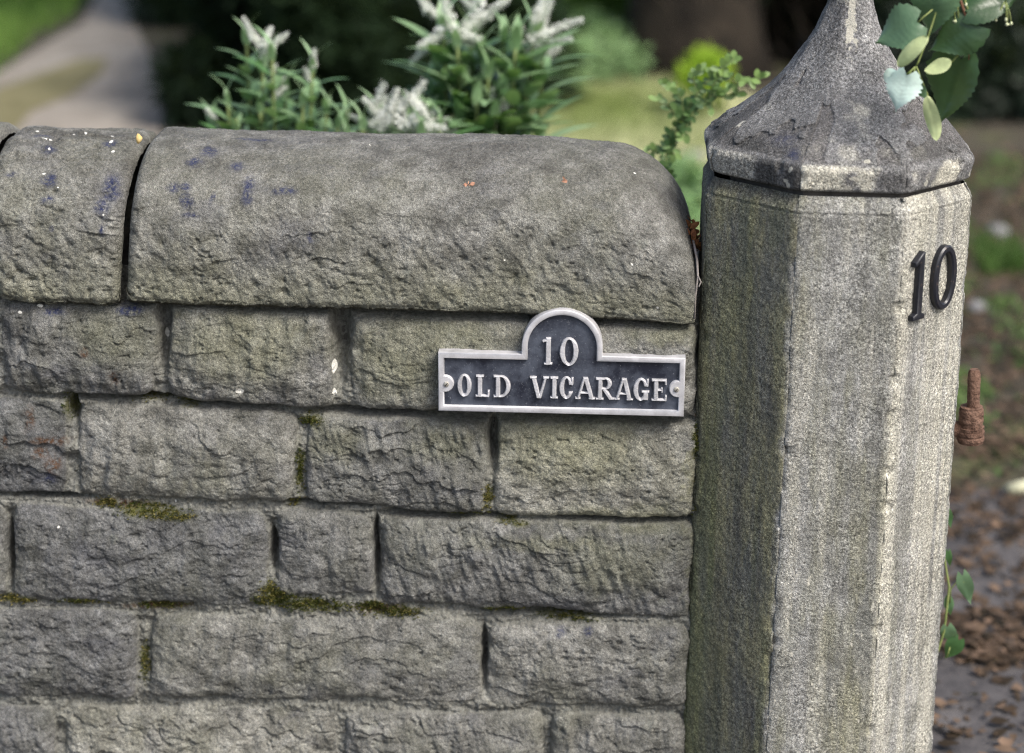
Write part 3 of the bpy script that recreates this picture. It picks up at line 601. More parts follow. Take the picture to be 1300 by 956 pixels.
# lettering from distance fields of strokes (worn cast letters with soft shoulders)
def seg(X, Y, ax, ay, bx, by, w):
    px_, py_ = X-ax, Y-ay; dx, dy = bx-ax, by-ay; t = np.clip((px_*dx+py_*dy)/(dx*dx+dy*dy+1e-9), 0, 1); return np.hypot(px_-dx*t, py_-dy*t)-w
def bar(X, Y, x0, y0, x1, y1): 
    qx = np.abs(X-(x0+x1)/2)-abs(x1-x0)/2; qy = np.abs(Y-(y0+y1)/2)-abs(y1-y0)/2
    return np.hypot(np.maximum(qx, 0), np.maximum(qy, 0))+np.minimum(np.maximum(qx, qy), 0)
def ell(X, Y, cx, cy, rx, ry): k = np.hypot((X-cx)/rx, (Y-cy)/ry); return (k-1)*min(rx, ry)
def slant(X, Y, ax, ay, bx, by, w):           # stroke cut square at top and bottom
    t = (Y-ay)/(by-ay); xc = ax+(bx-ax)*t; c = abs(by-ay)/math.hypot(bx-ax, by-ay)
    return np.maximum((np.abs(X-xc)-w)*c, np.maximum(min(ay, by)-Y, Y-max(ay, by)))
SR = 1.4
def letter(ch, X, Y, w, h, st):
    mn = np.minimum; mx = np.maximum; th = 1.5
    def ser(xc, y, hw=None): hw = hw or st+2.2; return bar(X, Y, xc-hw, y-SR*0.9, xc+hw, y+SR*0.9)
    if ch == 'O' or ch == '0':
        return mx(ell(X, Y, w/2, h/2, w/2, h/2+.4), -ell(X, Y, w/2, h/2, w/2-2*st, h/2-2.6))
    if ch == 'I' or ch == '1':
        r = mn(bar(X, Y, w/2-st, 0, w/2+st, h), ser(w/2, SR))
        if ch == 'I': return mn(r, ser(w/2, h-SR))
        return mn(r, seg(X, Y, w/2-st-3.0, h-5, w/2, h-2, 1.5))
    if ch == 'L': return mn(mn(bar(X, Y, st, 0, 3*st, h), ser(2*st, h-SR)), mn(bar(X, Y, 0, 0, w, 2.9), slant(X, Y, w-1.3, 0, w-0.6, 9, 1.3)))
    if ch == 'E': return mn(mn(mn(bar(X, Y, st, 0, 3*st, h), bar(X, Y, 0, 0, w, 2.9)), mn(bar(X, Y, 0, h-2.9, w-.5, h), bar(X, Y, 2*st, h/2-1.3, w*0.68, h/2+1.3))),
                            mn(mn(slant(X, Y, w-1.3, 0, w-0.6, 8, 1.3), slant(X, Y, w-1.8, h, w-1.2, h-7.5, 1.3)), bar(X, Y, w*0.68-1, h/2-3.6, w*0.68+1, h/2+3.6)))
    if ch == 'D':
        o = mx(ell(X, Y, w-h*0.40-0.5, h/2, h*0.40+.5, h/2), 2*st-X); o = mx(mn(o, bar(X, Y, 2*st, 0, w-h*0.40, h)), -mn(mx(ell(X, Y, w-h*0.40-0.5, h/2, h*0.40+.5-2*st, h/2-2.6), 0-(X-2*st)), bar(X, Y, 3*st, 2.6, w-h*0.40, h-2.6)))
        return mn(mn(o, bar(X, Y, st, 0, 3*st, h)), mn(bar(X, Y, 0, 0, 3*st, 2.6), bar(X, Y, 0, h-2.6, 3*st, h)))
    if ch == 'V': return mn(mn(slant(X, Y, w/2-0.6, 0, 3.2, h, st), slant(X, Y, w/2+0.6, 0, w-3.0, h, st*0.62)), mn(ser(3.2, h-SR, 4.2), ser(w-3.0, h-SR, 3.6)))
    if ch == 'A': return mn(mn(slant(X, Y, w/2+0.4, h, w-3.4, 0, st), slant(X, Y, w/2-0.8, h, 3.0, 0, st*0.65)), mn(mn(ser(3.0, SR, 3.6), ser(w-3.2, SR, 4.2)), bar(X, Y, w*0.27, h*0.26, w*0.73, h*0.26+2.3)))
    if ch in 'CG':
        r = mx(ell(X, Y, w/2, h/2, w/2, h/2+.4), -ell(X, Y, w/2+0.3, h/2, w/2-2*st, h/2-2.6))
        cut = bar(X, Y, w*0.62, h*0.33, w+4, h*0.66); r = mx(r, -cut)
        r = mn(r, slant(X, Y, w-1.4, h*0.64, w-1.0, h-0.5, 1.3))
        if ch == 'G': r = mn(mn(r, bar(X, Y, w-2*st-0.4, 1.0, w-0.2, h*0.44)), bar(X, Y, w*0.55, h*0.36, w+1.2, h*0.46))
        return r
    if ch == 'R':
        o = mn(ell(X, Y, w*0.52, h*0.74, w*0.36, h*0.27), bar(X, Y, 2*st, h*0.47, w*0.52, h)); o = mx(o, -mn(mx(ell(X, Y, w*0.52, h*0.74, w*0.36-2*st, h*0.27-2.5), 2*st-X), bar(X, Y, 3*st, h*0.47+2.5, w*0.52, h-2.5)))
        r = mn(mn(o, bar(X, Y, st, 0, 3*st, h)), mn(bar(X, Y, 0, 0, 3*st+1.8, 2.6), bar(X, Y, 0, h-2.6, 3*st, h)))
        return mn(r, mn(slant(X, Y, w*0.45, h*0.5, w-3.0, 0, st), seg(X, Y, w-3.4, 1.3, w-0.3, 1.6, 1.3)))
def put(ch, x0, y0, w, h, st=2.1, res=0.34):
    pad = 2.2; xs = np.arange(x0-pad, x0+w+pad, res); ys = np.arange(y0-pad, y0+h+pad, res); X, Y = np.meshgrid(xs, ys)
    Xw = X-x0+0.12*vn(X*0.3, Y*0.3, 0, 7); Yw = Y-y0+0.25*vn(X*0.3, Y*0.3, 5, 8)
    d = letter(ch, Xw, Yw, w, h, st)
    hgt = 0.0015 + 0.0068*sst(0.75, -0.75, d) + 0.0001*vn(X*0.4, Y*0.7, 0, 9)
    keep = d < 1.6; idx = -np.ones(X.shape, int); msk = np.zeros(X.shape, bool)
    cell = keep[:-1, :-1] & keep[1:, :-1] & keep[:-1, 1:] & keep[1:, 1:]
    msk[:-1, :-1] |= cell; msk[1:, :-1] |= cell; msk[:-1, 1:] |= cell; msk[1:, 1:] |= cell
    idx[msk] = np.arange(msk.sum())
    mb = MB(); vs = [SB(X[i, j], Y[i, j], hgt[i, j]) for i, j in np.argwhere(msk)]
    ii = np.argwhere(cell); fs = [(idx[i, j], idx[i, j+1], idx[i+1, j+1], idx[i+1, j]) for i, j in ii]
    mb.add(vs, [tuple(int(q) for q in f) for f in fs]); return mb.build('letter' if ch.isalpha() else 'numeral', M_alu, PLQ, plo)
# (photo x of each glyph's left edge, right edge); baseline and cap height measured on the plaque
LH = 29.0; yb = 19.5
for ch, a, b in (('O', 580, 598), ('L', 603, 620.5), ('D', 626, 647.5), ('V', 673, 695.5), ('I', 700, 706), ('C', 709.5, 727), ('A', 730, 754), ('R', 755.5, 778.5), ('A', 779.5, 802), ('G', 803, 822), ('E', 826, 845)):
    x0 = (a-556)*312/311.5; w = b-a
    put(ch, x0, yb, w, LH, 2.8)
put('1', 690-556.5, 64.5, 11, 36, 3.1); put('0', 710-556.5, 64.0, 23.5, 36.5, 3.2)
# screw lugs and screws
for (sx, sgn) in ((8.5, 1), (303.5, -1)):
    yl = 36.5; mb = MB(); N = 28; rings = [(11.5, 0.0034), (11.2, 0.0070), (10.0, 0.0086), (0.5, 0.0088)]
    vs = [SB(sx+r*math.cos(2*math.pi*i/N), yl+r*math.sin(2*math.pi*i/N), h) for r, h in rings for i in range(N)]
    # only the half that shows inside the border
    vs = [SB(*(lambda x, y: (min(max(x, 1), 311), y))(sx+r*math.cos(2*math.pi*i/N), yl+r*math.sin(2*math.pi*i/N)), h) for r, h in rings for i in range(N)]
    fs = [(j*N+i, j*N+(i+1) % N, (j+1)*N+(i+1) % N, (j+1)*N+i) for j in range(3) for i in range(N)]+[tuple(3*N+i for i in range(N))]
    mb.add(vs, fs); lug = smoothed(mb.build('screw_lug', M_alu, PLQ, plo))
    mb = MB(); rings = [(3.6, 0.0080), (3.4, 0.0100), (2.2, 0.0108), (0.2, 0.0111)]
    vs = [SB(sx+(3 if sgn > 0 else -3)*0.6+r*math.cos(2*math.pi*i/16), yl+r*math.sin(2*math.pi*i/16), h) for r, h in rings for i in range(16)]
    fs = [(j*16+i, j*16+(i+1) % 16, (j+1)*16+(i+1) % 16, (j+1)*16+i) for j in range(3) for i in range(16)]+[tuple(48+i for i in range(16))]
    mb.add(vs, fs); sc_ = smoothed(mb.build('screw', simple('dull_screw', (0.30, 0.28, 0.24), (0.5, 0.48, 0.42), 300, 0.5, 0.5), PLQ, plo))
    mb = MB(); dx_, dy_ = math.cos(0.9)*2.8, math.sin(0.9)*2.8; nx_, ny_ = -math.sin(0.9)*0.45, math.cos(0.9)*0.45; x_ = sx+sgn*1.8
    mb.add([SB(x_-dx_-nx_, yl-dy_-ny_, .01125), SB(x_+dx_-nx_, yl+dy_-ny_, .01125), SB(x_+dx_+nx_, yl+dy_+ny_, .01125), SB(x_-dx_+nx_, yl-dy_+ny_, .01125)], [(0, 1, 2, 3)])
    so = mb.build('screw_slot', simple('slot_dark', (0.02, 0.02, 0.02), (0.04, 0.035, 0.03), 100), sc_, plo, sm=False)  # slot is a flat dark strip laid on the screw head
# =================================================================== hinge pin on the far side of the pillar
M_rust = simple('rusty_iron', (0.085, 0.045, 0.030), (0.20, 0.12, 0.085), 90, 0.85, 0.0, (120, 1.0, 0.007))
WH = pcw+0.02
hp = on_plane(1233, 540, WH); HNG = thing('gate_hinge_pin', 'rusty iron hinge pin and collar sticking out of the right side of the stone pillar', 'hinge', hp); ho = np.array(hp)
def rod(mb, c0, c1, r0, seg_=24, prof=None, amp=0.0008, seed=0):
    c0, c1 = Vector(c0), Vector(c1); ns = 14; pts = []; rads = []
    rk = random.Random(seed)
    for i in range(ns+1):
        t = i/ns; pts.append(c0.lerp(c1, t)); rads.append(r0*(prof(t) if prof else 1)+rk.uniform(-amp, amp))
    mb.tube(pts, rads, seg_)
mb = MB(); rod(mb, on_plane(1235.5, 520, WH), on_plane(1237, 469, WH), 0.0083, prof=lambda t: 1 if t < .9 else (1-(t-.9)*3.2), amp=0.0003); smoothed(mb.build('pin', M_rust, HNG, ho), 60)
mb = MB(); rod(mb, on_plane(1232.5, 541, WH), on_plane(1233.5, 516, WH), 0.0158, prof=lambda t: 1 if .08 < t < .9 else .9, amp=0.0007, seed=2); smoothed(mb.build('collar', M_rust, HNG, ho), 60)
mb = MB(); rod(mb, on_plane(1232, 561, WH), on_plane(1232.5, 541, WH), 0.0172, prof=lambda t: .93 if t < .1 else 1, amp=0.0009, seed=5); smoothed(mb.build('collar', M_rust, HNG, ho), 60)
mb = MB(); a_ = on_plane(1226, 545, WH); b_ = on_plane(1195, 544, WH-0.01); rod(mb, b_, a_, 0.011, amp=0.0006, seed=9); mb.build('bracket', M_rust, HNG, ho)
# =================================================================== leaves
def leaf_mesh(mb, base, tip, width, nrm, cup=0.15, droop=0.1, shape='lance', tone=0.5, nl=8, nw=4, serr=0.0, fold=0.2, roll=0.0):
    base, tip = Vector(base), Vector(tip); ax = tip-base; L = ax.length; ax.normalize(); n = Vector(nrm); n = (n-ax*n.dot(ax)).normalized(); s = ax.cross(n)
    vs = []; 
    for i in range(nl+1):
        t = i/nl
        if shape == 'lance': wv = math.sin(math.pi*min(1, t*0.96+0.04)**0.75)**0.8*0.5
        elif shape == 'heart': wv = 0.52*(math.sin(math.pi*(1-(1-t)**1.75*0.93))**0.62 if t < 0.999 else 0)*(1 if t < .85 else (1-(t-.85)*3.2))
        elif shape == 'round': wv = 0.5*math.sqrt(max(0, 1-(2*t-1)**2))
        else: wv = 0.5*math.sin(math.pi*t)**0.55
        for j in range(-nw, nw+1):
            f = j/nw; ww_ = wv*width*(1+(serr*(1 if i % 2 else -1) if abs(j) == nw else 0))
            x = f*ww_; lift = fold*abs(x) + cup*width*(-(f*f)*wv) ; back = -0.18*L*max(0, 1-t*4)*abs(f) if shape == 'heart' else 0
            dz = -droop*L*(t*t) + lift + (0.010*width*math.sin(i*2.4+abs(j)*1.3) + width*f*f*(0.10*math.sin(t*6+tone*20+(2 if f > 0 else 0))) + 0.10*width*math.sin(t*4+tone*9) if shape in ('heart', 'tongue') else 0)
            vs.append(base+ax*(t*L+back)+s*x+n*dz)
    m = 2*nw+1; fs = [(i*m+j, i*m+j+1, (i+1)*m+j+1, (i+1)*m+j) for i in range(nl) for j in range(m-1)]
    mb.add(vs, fs, tone)
# lime twig hanging beside the cap
M_lime = leaf_mat('lime_leaf', (0.018, 0.045, 0.012), (0.10, 0.18, 0.10), 0.34, 0.18, 0.5, 70)
M_pale = leaf_mat('lime_leaf_light_caught', (0.52, 0.68, 0.62), (0.62, 0.76, 0.68), 0.6, 0.25, 0.4, 90)  # pale colour stands for light caught by upturned leaves
M_bract = leaf_mat('lime_bract', (0.46, 0.54, 0.28), (0.60, 0.68, 0.36), 0.6, 0.35, 0.3, 90)
M_stalk = simple('lime_stalk', (0.15, 0.20, 0.06), (0.24, 0.28, 0.10), 50, 0.6)
M_twig = simple('red_brown_twig', (0.13, 0.06, 0.035), (0.22, 0.11, 0.07), 50, 0.7)
M_bud = simple('lime_bud', (0.45, 0.50, 0.28), (0.6, 0.62, 0.42), 80, 0.6)
WL = 0.085
def LP(px, py, w=0): return on_plane(px, py, WL+w)
LB = thing('lime_twig', 'hanging lime tree twig with green leaves and pale bracts beside the pillar cap', 'twig', LP(1222, -60)); lo = np.array(LB.location)
mb = MB(); mb.tube([LP(1275, -640, -.10), LP(1250, -400, -.05), LP(1222, -180), LP(1213, -60), LP(1219, 0), LP(1228, 26), LP(1230.5, 52), LP(1230, 76)], [.007, .005, .0034, .0022, .0018, .0015, .0012, .0008], 10); mb.build('stem', M_twig, LB, lo)
for pts, r in (([LP(1228, 46), LP(1221, 64), LP(1210, 77), LP(1203, 84)], .0013), ([LP(1200, -30), LP(1190, 10), LP(1179, 44), LP(1166, 78), LP(1163, 84)], .0012), ([LP(1163, 84), LP(1170, 101), LP(1177, 119), LP(1180, 128)], .0011),
               ([LP(1163, 84), LP(1155, 91), LP(1150, 95)], .001), ([LP(1161, 86), LP(1160, 100), LP(1163, 108)], .001), ([LP(1158, 88), LP(1153, 97), LP(1154, 106)], .0009), ([LP(1216, -10), LP(1216, 10), LP(1217, 27)], .0009),
               ([LP(1213, -10), LP(1212, 10), LP(1212, 25)], .0008), ([LP(1222, -20), LP(1226, 6), LP(1231, 17)], .0013), ([LP(1190, -15), LP(1194, 0)], .0012), ([LP(1163, 31), LP(1172, 22), LP(1184, 12)], .001), ([LP(1243, 35), LP(1236, 32), LP(1229, 30)], .001)):
    mb = MB(); mb.tube(pts, [r]*len(pts), 8); mb.build('stalk', M_stalk, LB, lo)
vd = -ray(1180, 80).normalized()
def lleaf(bx, by, tx, ty, w_, sh, mat, tone, nr=(0, 0, 0), dw=0.0, cup=.2, droop=.12, serr=.05, fold=.15, tdw=None, nm='leaf'):
    mb = MB(); leaf_mesh(mb, LP(bx, by, dw), LP(tx, ty, dw if tdw is None else tdw), w_*.001, vd+Vector(nr), cup, droop, sh, tone, 22, 7, serr, fold); o = mb.build(nm, mat, LB, lo); return o
lleaf(1164, 30, 1110, 50, 54, 'heart', M_lime, 0.85, (0.2, 0, 0.5), 0.012)
lleaf(1192, -22, 1176, 49, 54, 'heart', M_lime, 0.80, (-.2, 0, .4), 0.0, cup=.3)
lleaf(1212, -32, 1203, 33, 40, 'heart', M_lime, 0.35, (.2, 0, .2), -0.02)
lleaf(1242, 34, 1178, 62, 50, 'heart', M_lime, 0.15, (.1, 0, .3), 0.004, cup=.15)
lleaf(1222, 76, 1188, 156, 64, 'heart', M_lime, 0.25, (-.5, 0, -.1), -0.012, cup=.05, fold=.45)
lleaf(1229, 17, 1290, -6, 40, 'heart', M_lime, 0.18, (0, 0, .5), 0.0)
lleaf(1150, 96, 1136, 142, 40, 'heart', M_pale, 0.5, (-.2, 0, .8), 0.012, fold=.1, serr=.09)
lleaf(1140, 98, 1123, 92, 20, 'tongue', M_pale, 0.3, (.1, 0, .4), 0.0, fold=.05)
lleaf(1162, 108, 1178, 127, 15, 'heart', M_lime, 0.95, (-.5, 0, .2), 0.004)
lleaf(1228, 70, 1233, 100, 16, 'heart', M_lime, 0.3, (.6, 0, .2), -0.01)
lleaf(1178, 46, 1137, 82, 19, 'tongue', M_bract, 0.6, (.1, 0, .5), 0.034, serr=0, nm='bract', droop=.25)
lleaf(1208, 78, 1174, 92, 20, 'tongue', M_bract, 0.2, (0, 0, .8), 0.008, serr=0, nm='bract', droop=-.15)
lleaf(1177, 121, 1190, 178, 19, 'tongue', M_bract, 0.9, (-.3, 0, .1), 0.012, serr=0, nm='bract', droop=-.05)
for bx, by, ax_, ay_ in ((1264, 25, 1275, 2), (1279, 31, 1277, 2), (1284, 30, 1278, 4), (1277, 25, 1276, 2), (1262, 22, 1275, 4), (1212, 27, 1212, 20), (1209, 2, 1212, -6), (1156, 107, 1155, 100), (1150, 106, 1153, 98), (1226, 6, 1224, -2)):
    mb = MB(); mbs = MB(); lump(mb, LP(bx, by), 0.0021, bx); mbs.tube([LP(ax_, ay_), LP((ax_+bx)/2+1, (ay_+by)/2), LP(bx, by)], [.0006]*3, 6)
    mb.build('flower_bud', M_bud, LB, lo); mbs.build('flower_stalk', M_stalk, LB, lo)
mbs = MB(); mbs.tube([LP(1285, -30), LP(1281, -10), LP(1276, 3)], [.0009]*3, 6); mbs.build('flower_stalk', M_stalk, LB, lo)
# climbing bindweed at the right foot of the pillar
M_bind = leaf_mat('bindweed_leaf', (0.04, 0.12, 0.03), (0.16, 0.26, 0.15), 0.5, 0.3, 0.4, 60)
WBn = pcw-0.05
def BP(px, py, w=0): return on_plane(px, py, WBn+w)
root = BP(1208, 1250); root.z = 0
BW = thing('bindweed', 'thin climbing bindweed with small green leaves behind the right foot of the pillar', 'plant', root); bo = np.array(root)
mb = MB(); mb.tube([root, BP(1160, 1000), BP(1180, 860), BP(1199, 800), BP(1205, 745), BP(1196, 690), BP(1200, 650), BP(1196, 625)], [.0016]*5+[.0012]*3, 8)
mb.tube([BP(1206, 765), BP(1207, 748), BP(1216, 737), BP(1224, 739)], [.0009]*4, 8); mb.tube([BP(1202, 835), BP(1206, 822)], [.0009]*2, 8)
mb.build('stem', M_stalk, BW, bo)
for bx, by, tx, ty, w_, tn in ((1222, 730, 1233, 771, 20, .9), (1203, 795, 1208, 822, 20, .9), (1217, 812, 1199, 838, 22, .15), (1204, 760, 1206, 783, 12, .5), (1203, 648, 1208, 672, 10, .3), (1204, 700, 1206, 722, 8, .2)):
    mb = MB(); leaf_mesh(mb, BP(bx, by), BP(tx, ty), w_*.0011, vd+Vector((random.uniform(-.3, .3), 0, .3)), .15, .15, 'heart', tn, 10, 4); mb.build('leaf', M_bind, BW, bo)
# dead leaves and a stick caught between coping and pillar
M_dead = leaf_mat('dead_leaf', (0.13, 0.045, 0.018), (0.28, 0.12, 0.05), 0.8, 0.15, 0.2, 80)
mb = MB(); rk = random.Random(5)
for _ in range(36):
    p = on_plane(rk.uniform(875, 885), rk.uniform(280, 318), -0.06+rk.uniform(-.02, .02)); d_ = Vector((rk.uniform(-1, 1), rk.uniform(-1, 1), rk.uniform(-1, 1))).normalized()*rk.uniform(.008, .016)
    leaf_mesh(mb, p, p+d_, 0.007, (rk.uniform(-1, 1), -1, rk.uniform(-1, 1)), .4, .4, 'tongue', rk.random(), 5, 2)
tag(mb.build('dead_leaves', M_dead, None, on_plane(880, 315, -.06)), 'wad of rust brown dead leaves caught between the coping end and the pillar', 'dead leaves')
mb = MB(); mb.tube([on_plane(880, 305, -.04), on_plane(885, 330, -.02), on_plane(886, 352, 0.0), on_plane(883, 375, 0.005), on_plane(882, 405, 0.01)], [.0016, .0016, .0014, .0012, .001], 8)
mb.tube([on_plane(886, 350, 0.0), on_plane(890, 358, .005), on_plane(887, 364, .01)], [.001]*3, 8)
tag(mb.build('stick', simple('grey_stick', (0.18, 0.16, 0.14), (0.32, 0.29, 0.27), 90), None, on_plane(882, 405, 0.01)), 'thin grey stick standing in the gap between the coping end and the pillar', 'stick')
M_scrap = leaf_mat('leaf_scrap', (0.42, 0.22, 0.15), (0.55, 0.32, 0.22), 0.8, 0.2, 0.2, 90)
def on_cop(px, py, data):
    Ux, ZZ, ww, TT = data; q = P0b; best_ = None
    X = np.array([q.x, q.y, 0])[None, None]+Ux[..., None]*np.array(EU)+ww[..., None]*np.array(EN); X[..., 2] = ZZ
    v = X-np.array(CAM); r = np.array(ray(px, py)); r = r/np.linalg.norm(r); t = v@r; dd = np.linalg.norm(v-t[..., None]*r, axis=-1)+(t > t.min()+0.2)*0.02*(TT > 0.30)
    i = np.unravel_index(np.argmin(dd), dd.shape); return Vector(X[i])
for (a, b, lab, sc_) in ((714, 228, 'small pinkish dead leaf scrap on the coping, nearer the pillar', 1), (593, 232, 'small pinkish dead leaf scrap on the coping, further from the pillar', .8)):
    p = on_cop(a, b, c2[1])+EN*.003; mb = MB(); rk = random.Random(a)
    for _ in range(5):
        q = p+EU*rk.uniform(-.004, .004)+EZ*rk.uniform(-.002, .002); leaf_mesh(mb, q, q+EU*rk.uniform(-.008, .008)*sc_+EZ*rk.uniform(-.007, .004)*sc_, .006*sc_, EN+EZ*.5, .2, .1, 'tongue', rk.random(), 4, 2)
    tag(mb.build('leaf_scrap', M_scrap, None, p), lab, 'leaf', 'leaf scraps stuck on the coping')
# =================================================================== GROUND AND BACKGROUND
def scatter_ground():
    t = NT('earth'); a = t.noise(3.0, 5, .65); b = t.noise(28, 5, .7)
    c = t.mix(t.ramp(b, [(0.35, 0), (0.65, 1)]), (0.026, 0.023, 0.017), (0.100, 0.088, 0.066)); c = t.mix(t.ramp(a, [(0.5, 0), (0.62, .7)]), c, (0.09, 0.10, 0.035))
    m = t.out(c, .95, t.bump(b, .8, .02)); return m
M_earth = scatter_ground()
def sheet(name, pts, z, mat, zf=None):
    mb = MB(); mb.add([(p[0], p[1], z) for p in pts], [tuple(range(len(pts)))]); o = mb.build(name, mat, None, (0, 0, 0), sm=False); return tag(o, kind='structure')
sheet('ground', [(-60, -20), (60, -20), (60, 120), (-60, 120)], 0, M_earth)
G = lambda a, b: gnd(a, b)
# path sweeping away at the left
M_path = simple('gravel_path', (0.20, 0.178, 0.150), (0.31, 0.28, 0.24), 6, .95, 0, (60, .5, .01))
M_worn = simple('worn_earth', (0.125, 0.115, 0.055), (0.19, 0.17, 0.09), 5, .95)
lp = [(-260, 200), (-120, 140), (0, 92), (60, 55), (104, 30), (122, 0), (135, -40), (150, -90)]; rp = [(130, 330), (185, 230), (205, 165), (205, 105), (190, 70), (172, 35), (172, -5), (196, -60), (230, -110)]
sheet('path', [G(*p) for p in lp]+[G(*p) for p in rp[::-1]], 0.004, M_path)
sheet('worn_patch', [G(*p) for p in ((-80, 190), (-20, 122), (50, 96), (100, 78), (136, 76), (128, 96), (92, 122), (40, 144), (0, 190))], 0.008, M_worn)
# driveway through the gateway at the right
M_tar = simple('old_tarmac', (0.040, 0.038, 0.040), (0.105, 0.098, 0.098), 9, .9, 0, (90, .6, .008))
sheet('driveway', [(-3, -6), (9, -6), (9, 4.35), (2.6, 4.2), (0.7, 4.0), (0.6, 2.75), (-3, 2.4)], 0.004, M_tar)
M_kerb = simple('pale_paving', (0.34, 0.33, 0.32), (0.48, 0.47, 0.46), 8, .9)
pk = gnd(1110, 10)
mb = MB(); x0, y0 = pk.x-0.25, pk.y
mb.add([(x0, y0, 0), (x0+3, y0-.1, 0), (x0+3, y0+1.2, 0), (x0, y0+1.2, 0), (x0, y0, .06), (x0+3, y0-.1, .06), (x0+3, y0+1.2, .06), (x0, y0+1.2, .06)], [(4, 5, 6, 7), (0, 1, 5, 4), (1, 2, 6, 5), (3, 0, 4, 7), (2, 3, 7, 6)])
tag(mb.build('pavement', M_kerb, None, (0, 0, 0), sm=False), kind='structure')
# grass
M_grass = leaf_mat('grass_blades', (0.06, 0.14, 0.02), (0.22, 0.36, 0.08), .6, .3, .3, 15)
M_sundapple = leaf_mat('sun_dappled_blades', (0.26, 0.33, 0.10), (0.78, 0.76, 0.50), .7, .3, .2, 15)  # bright tones stand for dappled sunlight, put into the blade colour
def area_pts(poly, n, rk):
    P_ = [Vector((p.x, p.y)) for p in poly]; x0, x1 = min(p.x for p in P_), max(p.x for p in P_); y0, y1 = min(p.y for p in P_), max(p.y for p in P_); r = []
    while len(r) < n:
        x, y = rk.uniform(x0, x1), rk.uniform(y0, y1); c = False
        for i in range(len(P_)):
            a, b = P_[i-1], P_[i]
            if (a.y > y) != (b.y > y) and x < (b.x-a.x)*(y-a.y)/(b.y-a.y)+a.x: c = not c
        if c: r.append((x, y))
    return r
def grass(polys, mat, label, name, hh=(0.03, 0.09), seed=1):
    mb = MB(); rk = random.Random(seed)
    for poly, n in polys:
        for x, y in area_pts([G(*p) for p in poly], n, rk):
            h = rk.uniform(*hh); a = rk.uniform(0, 6.28); dx, dy = math.cos(a)*.004, math.sin(a)*.004; lx, ly = rk.uniform(-.5, .5)*h, rk.uniform(-.5, .5)*h
            tn = min(1, max(0, 0.5+0.5*math.sin(x*5)*math.sin(y*3+1)+rk.uniform(-.25, .25)))
            mb.add([(x-dx, y-dy, 0), (x+dx, y+dy, 0), (x+dx*.7+lx*.5, y+dy*.7+ly*.5, h*.6), (x+lx, y+ly, h)], [(0, 1, 2, 3)], tn)
    return tag(mb.build(name, mat, None, (0, 0, 0), sm=False), label, 'grass', kind='stuff')
grass([([(-260, 240), (-100, 150), (0, 95), (50, 45), (90, 25), (112, 0), (130, -60), (-400, -60)], 9000), ([(-300, 40), (-200, 30), (-200, 60)], 5)], M_grass, 'green grass verge beside the pale path', 'grass', (.05, .13))
grass([([(560, 215), (600, 128), (700, 110), (900, 108), (1000, 150), (900, 300), (700, 300)], 20000)], M_sundapple, 'pale grass strip behind the wall with sun dapple in its colour', 'sun_dappled_grass', (.02, .06), 2)
M_tuft = leaf_mat('tuft_blades', (0.03, 0.07, 0.015), (0.11, 0.20, 0.05), .7, .2, .2, 15)
grass([([(1235, 322), (1296, 318), (1306, 350), (1248, 356)], 240)], M_tuft, 'small dull green grass tuft on the earth right of the pillar, level with the numerals', 'grass_tuft', (.03, .08), 9)
M_litter = leaf_mat('leaf_litter', (0.030, 0.021, 0.014), (0.17, 0.115, 0.08), .85, .1, .2, 10)
mb = MB(); rk = random.Random(3)
def litter(poly, n, zb=0.006):
    for x, y in area_pts([G(*p) for p in poly], n, rk):
        p = Vector((x, y, zb+rk.random()*.012)); a = rk.uniform(0, 6.28); L = rk.choice([rk.uniform(.006, .018), rk.uniform(.012, .036)]); d_ = Vector((math.cos(a), math.sin(a), rk.uniform(-.1, .25)))*L
        leaf_mesh(mb, p, p+d_, L*rk.uniform(.5, .8), (rk.uniform(-.5, .5), rk.uniform(-.5, .5), 1), .3, .1, 'tongue', (1 if rk.random() < .12 else min(.9, max(0, rk.gauss(.3, .3)))), 3, 1)
litter([(1000, 200), (1700, 190), (1800, 560), (950, 600)], 13000); litter([(1195, 640), (1400, 600), (1400, 700), (1195, 690)], 160); litter([(1195, 780), (1400, 780), (1400, 850), (1195, 850)], 520); litter([(900, 560), (1800, 560), (1800, 1000), (900, 1000)], 3600)
litter([(560, 215), (600, 120), (900, 108), (1300, 130), (1300, 220), (900, 300), (700, 300)], 500)
tag(mb.build('leaf_litter', M_litter, None, (0, 0, 0)), 'brown fallen leaves strewn over the drive and the earth behind the pillar', 'leaf litter', kind='stuff')
M_weed = leaf_mat('weed_leaf', (0.04, 0.075, 0.02), (0.10, 0.16, 0.045), .6, .25, .3, 10)
mb = MB(); rk = random.Random(33)
for _ in range(46):
    g0 = gnd(rk.uniform(1190, 1400), rk.choice([rk.uniform(205, 330), rk.uniform(330, 520), rk.uniform(380, 640)]))
    for k in range(rk.randint(6, 22)):
        p = g0+Vector((rk.gauss(0, .035), rk.gauss(0, .05), 0.01)); leaf_mesh(mb, p, p+Vector((rk.uniform(-.03, .03), rk.uniform(-.03, .03), rk.uniform(.005, .03))), .014, (0, -.3, 1), .1, .1, 'tongue', rk.random(), 3, 1)
tag(mb.build('weeds', M_weed, None, (0, 0, 0)), 'tiny green weeds sprouting through the fallen leaves right of the pillar', 'weeds', kind='stuff')
